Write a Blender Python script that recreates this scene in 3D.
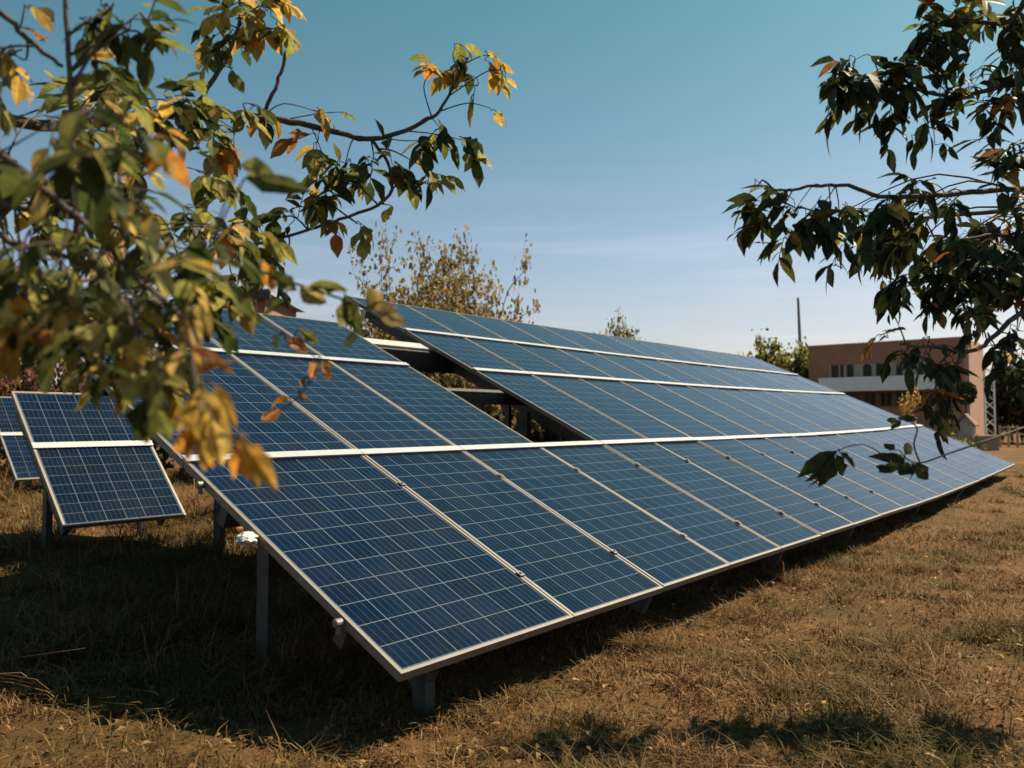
import bpy, math, random
import numpy as np
from mathutils import Vector, Matrix

for o in list(bpy.data.objects):
    bpy.data.objects.remove(o)
S = bpy.context.scene
COL = S.collection
R = math.radians
rnd = random.Random(11)

# ------------------------------------------------------------------ camera, world, sun, exposure
CAMH = 1.38
FPX = 813.5
PITCH = 0.0441866
cam = bpy.data.cameras.new('camera')
camo = bpy.data.objects.new('camera', cam)
COL.objects.link(camo)
camo.location = (0, 0, CAMH)
camo.rotation_euler = (R(90) + PITCH, 0, 0)
cam.sensor_width = 36.0
cam.lens = FPX / 1024 * 36.0
cam.clip_start = 0.05
cam.clip_end = 3000
cam.dof.use_dof = True
cam.dof.focus_distance = 4.6
cam.dof.aperture_fstop = 2.6
S.camera = camo

SUN_EL = R(52)
SUN_H = Vector((0.88, 0.475)).normalized()
sun_dir = Vector((SUN_H.x * math.cos(SUN_EL), SUN_H.y * math.cos(SUN_EL), math.sin(SUN_EL)))
w = bpy.data.worlds.new('World')
S.world = w
w.use_nodes = True
nt = w.node_tree
nt.nodes.clear()
out = nt.nodes.new('ShaderNodeOutputWorld')
bg = nt.nodes.new('ShaderNodeBackground')
sky = nt.nodes.new('ShaderNodeTexSky')
sky.sky_type = 'NISHITA'
sky.sun_disc = False
sky.sun_elevation = SUN_EL
sky.sun_rotation = math.atan2(SUN_H.x, SUN_H.y)
sky.altitude = 100
sky.air_density = 1.0
sky.dust_density = 1.2
sky.ozone_density = 1.0
bg.inputs['Strength'].default_value = 0.0525
tc = nt.nodes.new('ShaderNodeTexCoord')
# thin streaks of high cloud low over the horizon
mp = nt.nodes.new('ShaderNodeMapping')
mp.inputs['Scale'].default_value = (1.6, 1.6, 26.0)
ns = nt.nodes.new('ShaderNodeTexNoise')
ns.inputs['Scale'].default_value = 1.7
ns.inputs['Detail'].default_value = 5
cr = nt.nodes.new('ShaderNodeValToRGB')
cr.color_ramp.elements[0].position = 0.50
cr.color_ramp.elements[1].position = 0.78
sx = nt.nodes.new('ShaderNodeSeparateXYZ')
band = nt.nodes.new('ShaderNodeMapRange')
band.inputs[1].default_value = 0.30
band.inputs[2].default_value = 0.14
band.inputs[3].default_value = 0.0
band.inputs[4].default_value = 0.30
mul = nt.nodes.new('ShaderNodeMath'); mul.operation = 'MULTIPLY'
tint = nt.nodes.new('ShaderNodeMix'); tint.data_type = 'RGBA'; tint.blend_type = 'MULTIPLY'
tint.inputs[0].default_value = 1.0
tr_ = nt.nodes.new('ShaderNodeValToRGB')
te = tr_.color_ramp.elements
te[0].position = 0.0; te[0].color = (1.15, 1.0, 1.0, 1)
te[1].position = 1.0; te[1].color = (0.44, 0.98, 0.74, 1)
for p_, c_ in ((0.125, (1.14, 1.02, 0.97)), (0.22, (1.03, 1.03, 0.95)), (0.33, (0.77, 0.99, 0.86)), (0.49, (0.50, 0.97, 0.75))):
    tq = te.new(p_); tq.color = c_ + (1,)
cl = nt.nodes.new('ShaderNodeMix'); cl.data_type = 'RGBA'
cl.inputs[7].default_value = (9.0, 8.2, 9.2, 1)
L = nt.links.new
L(tc.outputs['Generated'], mp.inputs['Vector']); L(mp.outputs[0], ns.inputs['Vector'])
L(ns.outputs['Fac'], cr.inputs[0]); L(tc.outputs['Generated'], sx.inputs[0]); L(sx.outputs['Z'], band.inputs[0])
L(cr.outputs[0], mul.inputs[0]); L(band.outputs[0], mul.inputs[1])
L(sx.outputs['Z'], tr_.inputs[0]); L(tr_.outputs[0], tint.inputs[7]); L(sky.outputs[0], tint.inputs[6]); L(tint.outputs[2], cl.inputs[6]); L(mul.outputs[0], cl.inputs[0])
L(cl.outputs[2], bg.inputs['Color']); L(bg.outputs[0], out.inputs[0])

sl = bpy.data.lights.new('sun', 'SUN')
sl.energy = 5.0
sl.angle = R(0.5)
sl.color = (1.0, 0.83, 0.60)
so = bpy.data.objects.new('sun', sl)
COL.objects.link(so)
so.rotation_euler = Vector(sun_dir).to_track_quat('Z', 'Y').to_euler()
so.location = (20, 10, 30)

S.view_settings.view_transform = 'Standard'
S.view_settings.look = 'None'
S.view_settings.gamma = 1
S.view_settings.use_curve_mapping = False
S.view_settings.exposure = 1.1
S.cycles.max_bounces = 6
S.cycles.transparent_max_bounces = 8

# ------------------------------------------------------------------ helpers
def at(px, py, Y):
    """point in the place seen at that pixel, Y metres in front of the camera"""
    u = (px - 512) / FPX; v = -(py - 384) / FPX
    c, s = math.cos(PITCH), math.sin(PITCH)
    d = Vector((u, c - v * s, s + v * c))
    return Vector((0, 0, CAMH)) + d * (Y / d.y)

def tag(o, label=None, cat=None, group=None, kind=None):
    if label: o['label'] = label
    if cat: o['category'] = cat
    if group: o['group'] = group
    if kind: o['kind'] = kind
    return o

def empty(name, loc, label, cat, group=None, rz=0):
    o = bpy.data.objects.new(name, None)
    o.empty_display_size = 0.2
    COL.objects.link(o)
    o.location = loc
    o.rotation_euler = (0, 0, rz)
    return tag(o, label, cat, group)

class MB:
    """collects faces and links them as one mesh object"""
    def __init__(s):
        s.v = []; s.f = []; s.m = []; s.uv = None; s.col = None; s.smooth = False
    def poly(s, pts, mi=0):
        b = len(s.v); s.v += [tuple(p) for p in pts]
        s.f.append(tuple(range(b, b + len(pts)))); s.m.append(mi)
    def box8(s, p, mi=0):
        b = len(s.v); s.v += [tuple(q) for q in p]
        for f in ((0, 3, 2, 1), (4, 5, 6, 7), (0, 1, 5, 4), (1, 2, 6, 5), (2, 3, 7, 6), (3, 0, 4, 7)):
            s.f.append(tuple(b + k for k in f)); s.m.append(mi)
    def box(s, x0, y0, z0, x1, y1, z1, M=None, mi=0):
        p = [Vector(q) for q in ((x0, y0, z0), (x1, y0, z0), (x1, y1, z0), (x0, y1, z0), (x0, y0, z1), (x1, y0, z1), (x1, y1, z1), (x0, y1, z1))]
        if M is not None: p = [M @ q for q in p]
        s.box8(p, mi)
    def tube(s, pts, rads, n=7, mi=0, cap=True):
        pts = [Vector(p) for p in pts]
        b0 = len(s.v); ref = None
        for i, p in enumerate(pts):
            t = (pts[min(i + 1, len(pts) - 1)] - pts[max(i - 1, 0)])
            t = t.normalized() if t.length > 1e-9 else Vector((0, 0, 1))
            if ref is None:
                ref = t.cross(Vector((0.31, 0.2, 0.93)))
                if ref.length < 1e-4: ref = t.cross(Vector((1, 0, 0)))
            ref = (ref - t * ref.dot(t)).normalized()
            q = t.cross(ref)
            for k in range(n):
                a = 2 * math.pi * k / n
                s.v.append(tuple(p + (ref * math.cos(a) + q * math.sin(a)) * rads[i]))
        for i in range(len(pts) - 1):
            for k in range(n):
                a = b0 + i * n + k; b = b0 + i * n + (k + 1) % n
                s.f.append((a, b, b + n, a + n)); s.m.append(mi)
        if cap:
            s.f.append(tuple(b0 + k for k in reversed(range(n)))); s.m.append(mi)
            e = b0 + (len(pts) - 1) * n
            s.f.append(tuple(e + k for k in range(n))); s.m.append(mi)
    def build(s, name, mats, parent=None, loc=None, smooth=False, keep_world=True):
        me = bpy.data.meshes.new(name)
        vs = s.v
        org = Vector((0, 0, 0))
        if parent is not None:
            pm = world_of(parent).inverted()
            vs = [tuple(pm @ Vector(v)) for v in vs]
        elif loc is not None:
            org = Vector(loc)
            vs = [(v[0] - org.x, v[1] - org.y, v[2] - org.z) for v in vs]
        me.from_pydata(vs, [], s.f)
        for m in (mats if isinstance(mats, (list, tuple)) else [mats]):
            me.materials.append(m)
        me.polygons.foreach_set('material_index', s.m)
        if smooth: me.polygons.foreach_set('use_smooth', [True] * len(me.polygons))
        if s.uv is not None:
            l = me.uv_layers.new(name='UVMap')
            flat = [c for uv in s.uv for c in uv]
            l.data.foreach_set('uv', flat)
        if s.col is not None:
            a = me.color_attributes.new('tone', 'FLOAT_COLOR', 'POINT')
            a.data.foreach_set('color', [c for q in s.col for c in (q[0], q[1], q[2], 1.0)])
        me.update()
        o = bpy.data.objects.new(name, me)
        COL.objects.link(o)
        if parent is not None: o.parent = parent
        else: o.location = org
        return o

def world_of(o):
    m = o.matrix_basis.copy()
    p = o.parent
    while p is not None:
        m = p.matrix_basis @ m
        p = p.parent
    return m

def sstep(a, b, x):
    t = max(0.0, min(1.0, (x - a) / (b - a)))
    return t * t * (3 - 2 * t)

def gz(x, y):
    z = 0.22 * sstep(6.2, 8.6, y) * sstep(-0.6, -2.6, x)
    z += 0.20 * sstep(9, 17, y) * sstep(1.5, 5, x)
    f = sstep(2.0, 3.0, y) if y < 3 else 1
    z += 0.02 * math.sin(x * 1.7 + 0.5) * math.sin(y * 1.3 + 1.1) + 0.012 * math.sin(x * 3.9 + y * 2.3)
    return z

# ------------------------------------------------------------------ materials
def nmat(name):
    m = bpy.data.materials.new(name); m.use_nodes = True
    return m, m.node_tree, m.node_tree.nodes['Principled BSDF'], m.node_tree.links.new

def simple(name, c, rough=0.6, metal=0.0, var=0.25, scale=6.0, bump=0.0, spec=0.5):
    m, t, b, l = nmat(name)
    tc = t.nodes.new('ShaderNodeTexCoord')
    n = t.nodes.new('ShaderNodeTexNoise'); n.inputs['Scale'].default_value = scale; n.inputs['Detail'].default_value = 7
    n.inputs['Roughness'].default_value = 0.65
    r = t.nodes.new('ShaderNodeValToRGB')
    r.color_ramp.elements[0].position = 0.3; r.color_ramp.elements[1].position = 0.72
    r.color_ramp.elements[0].color = tuple(q * (1 - var) for q in c) + (1,)
    r.color_ramp.elements[1].color = tuple(min(1, q * (1 + var)) for q in c) + (1,)
    l(tc.outputs['Object'], n.inputs['Vector']); l(n.outputs['Fac'], r.inputs[0]); l(r.outputs[0], b.inputs['Base Color'])
    b.inputs['Roughness'].default_value = rough; b.inputs['Metallic'].default_value = metal
    b.inputs['Specular IOR Level'].default_value = spec
    if bump:
        bp = t.nodes.new('ShaderNodeBump'); bp.inputs['Strength'].default_value = bump; bp.inputs['Distance'].default_value = 0.02
        l(n.outputs['Fac'], bp.inputs['Height']); l(bp.outputs[0], b.inputs['Normal'])
    return m

M = {}
M['frame'] = simple('anodised_aluminium', (0.145, 0.132, 0.12), 0.5, 0.1, 0.12, 9)
M['strip'] = simple('white_cover_strip', (0.31, 0.33, 0.35), 0.5, 0.0, 0.08, 7)
M['back'] = simple('panel_backsheet', (0.55, 0.56, 0.58), 0.6, 0, 0.1)
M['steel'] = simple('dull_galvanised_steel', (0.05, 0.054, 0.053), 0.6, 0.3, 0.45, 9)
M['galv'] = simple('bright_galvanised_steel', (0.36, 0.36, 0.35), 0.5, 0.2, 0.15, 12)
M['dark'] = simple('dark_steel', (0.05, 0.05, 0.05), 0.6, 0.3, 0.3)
M['plastic'] = simple('white_plastic_film', (0.42, 0.42, 0.41), 0.35, 0, 0.1, 30)
M['bark'] = simple('bark', (0.075, 0.055, 0.045), 0.9, 0, 0.45, 40, 0.6)
M['greybark'] = simple('grey_bark', (0.16, 0.13, 0.11), 0.9, 0, 0.4, 40, 0.5)
M['terra'] = simple('terracotta_render', (0.32, 0.165, 0.105), 0.9, 0, 0.12, 1.5, 0.1)
M['terra_light'] = simple('pale_terracotta', (0.45, 0.26, 0.19), 0.9, 0, 0.12, 2)
M['beige'] = simple('beige_window_surround', (0.40, 0.31, 0.22), 0.85, 0, 0.12, 3)
M['white'] = simple('white_render', (0.74, 0.76, 0.78), 0.8, 0, 0.06, 2)
M['winglass'] = simple('dark_window_glass', (0.012, 0.013, 0.015), 0.15, 0, 0.3, 2, spec=0.2)
M['wood'] = simple('dark_wood_frame', (0.12, 0.07, 0.045), 0.7, 0, 0.3, 12)
M['whitepole'] = simple('white_painted_metal', (0.72, 0.72, 0.70), 0.5, 0, 0.1)
M['roofgrey'] = simple('grey_roof_sheet', (0.30, 0.30, 0.30), 0.6, 0.1, 0.15, 5)
M['brickred'] = simple('red_brick', (0.26, 0.13, 0.09), 0.9, 0, 0.25, 14, 0.2)
M['poleg'] = simple('grey_pole', (0.16, 0.17, 0.18), 0.6, 0.2, 0.2)

def cell_mat():
    m, t, b, l = nmat('blue_solar_cells')
    N = t.nodes.new
    def math_(op, a, c=None, d=None):
        n = N('ShaderNodeMath'); n.operation = op
        for k, v in enumerate((a, c, d)):
            if v is None: continue
            if isinstance(v, (int, float)): n.inputs[k].default_value = v
            else: l(v, n.inputs[k])
        return n.outputs[0]
    uv = N('ShaderNodeUVMap'); sp = N('ShaderNodeSeparateXYZ'); l(uv.outputs[0], sp.inputs[0])
    fu = math_('FRACT', sp.outputs['X']); fv = math_('FRACT', sp.outputs['Y'])
    du = math_('MINIMUM', fu, math_('SUBTRACT', 1.0, fu)); dv = math_('MINIMUM', fv, math_('SUBTRACT', 1.0, fv))
    lu = math_('LESS_THAN', du, 0.014); lv = math_('LESS_THAN', dv, 0.014)
    grid = math_('MAXIMUM', lu, lv)
    # busbars: thin ribbons running up each cell
    fb = math_('FRACT', math_('ADD', math_('MULTIPLY', fu, 4.0), 0.5))
    db = math_('ABSOLUTE', math_('SUBTRACT', fb, 0.5))
    bus = math_('LESS_THAN', db, 0.035)
    # tone of every cell
    cu = math_('FLOOR', sp.outputs['X']); cv = math_('FLOOR', sp.outputs['Y'])
    cx = N('ShaderNodeCombineXYZ'); l(cu, cx.inputs[0]); l(cv, cx.inputs[1])
    oi = N('ShaderNodeObjectInfo'); l(math_('MULTIPLY', oi.outputs['Random'], 91.0), cx.inputs[2])
    wn = N('ShaderNodeTexWhiteNoise'); l(cx.outputs[0], wn.inputs['Vector'])
    vo = N('ShaderNodeTexVoronoi'); vo.inputs['Scale'].default_value = 7.0; l(uv.outputs[0], vo.inputs['Vector'])
    sv = N('ShaderNodeSeparateColor'); l(vo.outputs['Color'], sv.inputs[0])
    t0 = math_('ADD', math_('MULTIPLY', wn.outputs['Value'], 0.40), math_('MULTIPLY', sv.outputs[0], 0.35))
    tone = math_('ADD', t0, math_('MULTIPLY', oi.outputs['Random'], 0.30))
    ramp = N('ShaderNodeValToRGB')
    ramp.color_ramp.elements[0].color = (0.0014, 0.0050, 0.0155, 1)
    ramp.color_ramp.elements[1].color = (0.0034, 0.0115, 0.038, 1)
    l(tone, ramp.inputs[0])
    m1 = N('ShaderNodeMix'); m1.data_type = 'RGBA'; l(math_('MULTIPLY', bus, 0.30), m1.inputs[0]); l(ramp.outputs[0], m1.inputs[6]); m1.inputs[7].default_value = (0.10, 0.14, 0.18, 1)
    m2 = N('ShaderNodeMix'); m2.data_type = 'RGBA'; l(math_('MULTIPLY', grid, 0.85), m2.inputs[0]); l(m1.outputs[2], m2.inputs[6]); m2.inputs[7].default_value = (0.13, 0.155, 0.175, 1)
    # dust film
    tc = N('ShaderNodeTexCoord'); dn = N('ShaderNodeTexNoise'); dn.inputs['Scale'].default_value = 2.2; dn.inputs['Detail'].default_value = 8
    l(tc.outputs['Object'], dn.inputs['Vector'])
    dr = N('ShaderNodeMapRange'); dr.inputs[1].default_value = 0.4; dr.inputs[2].default_value = 0.8; dr.inputs[3].default_value = 0.0; dr.inputs[4].default_value = 0.018
    l(dn.outputs['Fac'], dr.inputs[0])
    m3 = N('ShaderNodeMix'); m3.data_type = 'RGBA'; l(dr.outputs[0], m3.inputs[0]); l(m2.outputs[2], m3.inputs[6]); m3.inputs[7].default_value = (0.35, 0.30, 0.24, 1)
    l(m3.outputs[2], b.inputs['Base Color'])
    rr = N('ShaderNodeMapRange'); rr.inputs[1].default_value = 0.3; rr.inputs[2].default_value = 0.8; rr.inputs[3].default_value = 0.05; rr.inputs[4].default_value = 0.11
    l(dn.outputs['Fac'], rr.inputs[0]); l(rr.outputs[0], b.inputs['Roughness'])
    b.inputs['IOR'].default_value = 1.23; b.inputs['Specular Tint'].default_value = (0.80, 0.93, 1.0, 1)
    return m
M['cells'] = cell_mat()

def leaf_mat(name, trans=0.4, rough=0.5):
    m, t, b, l = nmat(name)
    N = t.nodes.new
    a = N('ShaderNodeAttribute'); a.attribute_name = 'tone'
    tc = N('ShaderNodeTexCoord'); n = N('ShaderNodeTexNoise'); n.inputs['Scale'].default_value = 55; n.inputs['Detail'].default_value = 4
    l(tc.outputs['Object'], n.inputs['Vector'])
    mr = N('ShaderNodeMapRange'); mr.inputs[1].default_value = 0.3; mr.inputs[2].default_value = 0.7; mr.inputs[3].default_value = 0.65; mr.inputs[4].default_value = 1.3
    l(n.outputs['Fac'], mr.inputs[0])
    mx = N('ShaderNodeMix'); mx.data_type = 'RGBA'; mx.blend_type = 'MULTIPLY'; mx.inputs[0].default_value = 1
    l(a.outputs['Color'], mx.inputs[6]); l(mr.outputs[0], mx.inputs[7])
    vo = N('ShaderNodeTexVoronoi'); vo.inputs['Scale'].default_value = 70; l(tc.outputs['Object'], vo.inputs['Vector'])
    n2 = N('ShaderNodeTexNoise'); n2.inputs['Scale'].default_value = 16; l(tc.outputs['Object'], n2.inputs['Vector'])
    sp = N('ShaderNodeMapRange'); sp.inputs[1].default_value = 0.30; sp.inputs[2].default_value = 0.16; l(vo.outputs['Distance'], sp.inputs[0])
    s2 = N('ShaderNodeMapRange'); s2.inputs[1].default_value = 0.5; s2.inputs[2].default_value = 0.62; s2.inputs[4].default_value = 0.75; l(n2.outputs['Fac'], s2.inputs[0])
    mm = N('ShaderNodeMath'); mm.operation = 'MULTIPLY'; l(sp.outputs[0], mm.inputs[0]); l(s2.outputs[0], mm.inputs[1])
    m4 = N('ShaderNodeMix'); m4.data_type = 'RGBA'; l(mm.outputs[0], m4.inputs[0]); l(mx.outputs[2], m4.inputs[6]); m4.inputs[7].default_value = (0.07, 0.035, 0.015, 1)
    l(m4.outputs[2], b.inputs['Base Color']); b.inputs['Roughness'].default_value = rough
    b.inputs['Specular IOR Level'].default_value = 0.14
    tr = N('ShaderNodeBsdfTranslucent'); l(m4.outputs[2], tr.inputs['Color'])
    ms = N('ShaderNodeMixShader'); ms.inputs[0].default_value = trans
    l(b.outputs[0], ms.inputs[1]); l(tr.outputs[0], ms.inputs[2])
    l(ms.outputs[0], t.nodes['Material Output'].inputs['Surface'])
    return m
M['leaf'] = leaf_mat('leaf_tissue', 0.58)
M['leafdark'] = leaf_mat('thick_leaf_tissue', 0.25, 0.5)

def ground_mat():
    m, t, b, l = nmat('dry_grassland_soil')
    N = t.nodes.new
    g = N('ShaderNodeNewGeometry')
    def noise(s, d, r=0.6):
        n = N('ShaderNodeTexNoise'); n.inputs['Scale'].default_value = s; n.inputs['Detail'].default_value = d; n.inputs['Roughness'].default_value = r
        l(g.outputs['Position'], n.inputs['Vector']); return n.outputs['Fac']
    r1 = N('ShaderNodeValToRGB'); e = r1.color_ramp.elements
    e[0].position = 0.25; e[0].color = (0.0458, 0.0256, 0.0122, 1); e[1].position = 0.75; e[1].color = (0.2198, 0.1169, 0.0507, 1)
    x = e.new(0.5); x.color = (0.1282, 0.0679, 0.0294, 1)
    l(noise(14, 10, 0.75), r1.inputs[0])
    r2 = N('ShaderNodeValToRGB'); r2.color_ramp.elements[0].position = 0.44; r2.color_ramp.elements[1].position = 0.66
    l(noise(0.9, 6), r2.inputs[0])
    mx = N('ShaderNodeMix'); mx.data_type = 'RGBA'; l(r2.outputs[0], mx.inputs[0]); l(r1.outputs[0], mx.inputs[6]); mx.inputs[7].default_value = (0.0519, 0.0400, 0.0132, 1)
    l(mx.outputs[2], b.inputs['Base Color']); b.inputs['Roughness'].default_value = 0.95; b.inputs['Specular IOR Level'].default_value = 0.1
    bp = N('ShaderNodeBump'); bp.inputs['Strength'].default_value = 0.8; bp.inputs['Distance'].default_value = 0.03
    l(noise(30, 8, 0.8), bp.inputs['Height']); l(bp.outputs[0], b.inputs['Normal'])
    return m
M['ground'] = ground_mat()

def grass_mat():
    m, t, b, l = nmat('dry_grass_blades')
    N = t.nodes.new
    g = N('ShaderNodeNewGeometry')
    r1 = N('ShaderNodeValToRGB'); e = r1.color_ramp.elements
    e[0].position = 0.0; e[0].color = (0.0428, 0.0234, 0.0102, 1); e[1].position = 1.0; e[1].color = (0.4030, 0.2672, 0.1419, 1)
    for p, c in ((0.3, (0.1038, 0.0557, 0.0228, 1)), (0.6, (0.1893, 0.1029, 0.0420, 1)), (0.85, (0.2625, 0.1531, 0.0659, 1))):
        x = e.new(p); x.color = c
    l(g.outputs['Random Per Island'], r1.inputs[0])
    r3 = N('ShaderNodeValToRGB'); e = r3.color_ramp.elements
    e[0].color = (0.0336, 0.0290, 0.0091, 1); e[1].color = (0.1526, 0.1113, 0.0380, 1)
    l(g.outputs['Random Per Island'], r3.inputs[0])
    n = N('ShaderNodeTexNoise'); n.inputs['Scale'].default_value = 0.9; n.inputs['Detail'].default_value = 6; l(g.outputs['Position'], n.inputs['Vector'])
    r2 = N('ShaderNodeValToRGB'); r2.color_ramp.elements[0].position = 0.40; r2.color_ramp.elements[1].position = 0.66; l(n.outputs['Fac'], r2.inputs[0])
    mx = N('ShaderNodeMix'); mx.data_type = 'RGBA'; l(r2.outputs[0], mx.inputs[0]); l(r1.outputs[0], mx.inputs[6]); l(r3.outputs[0], mx.inputs[7])
    l(mx.outputs[2], b.inputs['Base Color']); b.inputs['Roughness'].default_value = 0.8; b.inputs['Specular IOR Level'].default_value = 0.15
    tr = N('ShaderNodeBsdfTranslucent'); l(mx.outputs[2], tr.inputs['Color'])
    ms = N('ShaderNodeMixShader'); ms.inputs[0].default_value = 0.3
    l(b.outputs[0], ms.inputs[1]); l(tr.outputs[0], ms.inputs[2]); l(ms.outputs[0], t.nodes['Material Output'].inputs['Surface'])
    return m
M['grass'] = grass_mat()

# ------------------------------------------------------------------ ground
def axis(a, b, fine0, fine1, step):
    v = list(np.arange(fine0, fine1 + 1e-6, step)); s = step
    while v[-1] < b: s *= 1.25; v.append(v[-1] + s)
    s = step
    while v[0] > a: s *= 1.25; v.insert(0, v[0] - s)
    return v
gx = axis(-700, 700, -12, 16, 0.25); gy = axis(-40, 1200, 1.5, 24, 0.25)
mb = MB()
mb.v = [(x, y, gz(x, y)) for y in gy for x in gx]
nx = len(gx)
for j in range(len(gy) - 1):
    for i in range(nx - 1):
        a = j * nx + i
        mb.f.append((a, a + 1, a + nx + 1, a + nx)); mb.m.append(0)
tag(mb.build('ground', M['ground'], smooth=True), kind='structure')

# ------------------------------------------------------------------ grass (uncountable)
def grass():
    rg = np.random.default_rng(5)
    n = 330000
    r = 2.0 * (24 / 2.0) ** rg.random(n) ** 0.85
    th = rg.uniform(R(-52), R(52), n)
    x = r * np.sin(th); y = r * np.cos(th)
    # tufts and weeds standing out of the sward
    nt_ = 1500; nb = 70
    tr0 = 2.2 * (20 / 2.2) ** rg.random(nt_) ** 0.9; ta = rg.uniform(R(-50), R(50), nt_)
    m_ = nt_ * nb
    tx = np.repeat(tr0 * np.sin(ta), nb) + rg.normal(0, 1, m_) * np.repeat(rg.uniform(.03, .10, nt_), nb)
    ty = np.repeat(tr0 * np.cos(ta), nb) + rg.normal(0, 1, m_) * np.repeat(rg.uniform(.03, .10, nt_), nb)
    x = np.concatenate([x, tx]); y = np.concatenate([y, ty]); n0 = n; n = n + m_
    r = np.hypot(x, y); tuft = np.concatenate([np.ones(n0), np.repeat(rg.uniform(1.2, 2.6, nt_), nb)])
    vz = np.vectorize(gz)(x, y)
    # clumpy: drop blades where the sward is thin
    dens = 0.5 + 0.5 * np.sin(x * 2.1 + 1.3 * np.sin(y * 1.7)) * np.sin(y * 2.6 + 1.1 * np.sin(x * 1.9))
    bare = (np.exp(-(((x + 1.9) / 1.0) ** 2 + ((y - 3.1) / 0.7) ** 2)) > 0.35)
    keep = (rg.random(n) < np.where(tuft > 1, 1.0, 0.25 + 0.75 * dens)) & ~(bare & (rg.random(n) < 0.8))
    x, y, r, vz, dens, tuft = x[keep], y[keep], r[keep], vz[keep], dens[keep], tuft[keep]; n = len(x)
    left = np.clip((-x - 0.2) / 1.5, 0, 1) * np.clip((y - 3.8) / 1.5, 0, 1)
    h = (0.018 + 0.045 * rg.random(n) ** 1.6) * (0.6 + 0.6 * dens) * (1 + 1.3 * left) * tuft
    tall = rg.random(n) < (0.012 + 0.03 * left); h = np.where(tall, h * 2.2, h)
    wd = 0.0012 + 0.0011 * np.sqrt(r) * rg.uniform(0.5, 1.3, n)
    az = rg.uniform(0, 2 * np.pi, n); lean = rg.uniform(0.3, 2.6, n)
    px = np.cos(az + np.pi / 2) * wd; py = np.sin(az + np.pi / 2) * wd
    V = np.zeros((n, 5, 3))
    V[:, 0] = np.stack([x - px, y - py, vz - 0.004], 1); V[:, 1] = np.stack([x + px, y + py, vz - 0.004], 1)
    mx = x + np.cos(az) * lean * h * 0.35; my = y + np.sin(az) * lean * h * 0.35
    V[:, 2] = np.stack([mx + px * .7, my + py * .7, vz + h * 0.6], 1); V[:, 3] = np.stack([mx - px * .7, my - py * .7, vz + h * 0.6], 1)
    V[:, 4] = np.stack([x + np.cos(az) * lean * h, y + np.sin(az) * lean * h, vz + h * rg.uniform(0.6, 1.0, n)], 1)
    me = bpy.data.meshes.new('dry_grass')
    me.vertices.add(n * 5); me.vertices.foreach_set('co', V.reshape(-1))
    base = np.arange(n)[:, None] * 5
    loops = np.concatenate([base + np.array([[0, 1, 2, 3]]), base + np.array([[3, 2, 4]])], 1).reshape(-1)
    me.loops.add(n * 7); me.loops.foreach_set('vertex_index', loops.astype(np.int32))
    me.polygons.add(n * 2)
    st = np.stack([np.arange(n) * 7, np.arange(n) * 7 + 4], 1).reshape(-1)
    me.polygons.foreach_set('loop_start', st.astype(np.int32))
    me.update(calc_edges=True); me.validate()
    me.materials.append(M['grass'])
    o = bpy.data.objects.new('dry_grass', me); COL.objects.link(o)
    tag(o, 'short dry brown and straw coloured grass covering the field', 'grass', kind='stuff')
grass()

def litter():
    global rnd
    keep = rnd; rnd = random.Random(77)
    lf = MB(); lf.col = []
    for k in range(9000):
        r = 2.2 * (18 / 2.2) ** (rnd.random() ** 0.8); th = R(rnd.uniform(-46, 46))
        x, y = r * math.sin(th), r * math.cos(th)
        if math.sin(x * 1.1 + 2) * math.sin(y * 0.9) + rnd.uniform(-1, 1) < -0.3: continue
        c = rnd.choice(((0.30, 0.17, 0.08), (0.22, 0.12, 0.06), (0.42, 0.28, 0.14), (0.10, 0.06, 0.035), (0.36, 0.20, 0.07), (0.06, 0.04, 0.025)))
        a = rnd.uniform(0, 6.28); s_ = rnd.uniform(0.018, 0.05)
        add_leaf(lf, Vector((x, y, gz(x, y) + rnd.uniform(0.012, 0.04))), Vector((math.cos(a), math.sin(a), rnd.uniform(-.4, .5))), Vector((rnd.gauss(0, .5), rnd.gauss(0, .5), 1)), s_, s_ * .6, c, rnd.uniform(.2, 1.2), rnd.uniform(.1, .8))
    tag(lf.build('leaf_litter', M['leaf']), 'scattered small brown dead leaves lying in the dry grass', 'dead leaves', kind='stuff')
    rnd = keep
# ------------------------------------------------------------------ solar arrays
YAW = 0.8902266
AX = Vector((math.cos(YAW), math.sin(YAW), 0)); NB = Vector((-math.sin(YAW), math.cos(YAW), 0))

def surf(O, tilt, lift=None):
    t = NB * math.cos(tilt) + Vector((0, 0, 1)) * math.sin(tilt)
    nn = AX.cross(t).normalized()
    def f(i, s, h=0.0):
        p = O + AX * i + t * s + nn * h
        if lift: p = p + Vector((0, 0, lift(i, s)))
        return p
    return f

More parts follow.
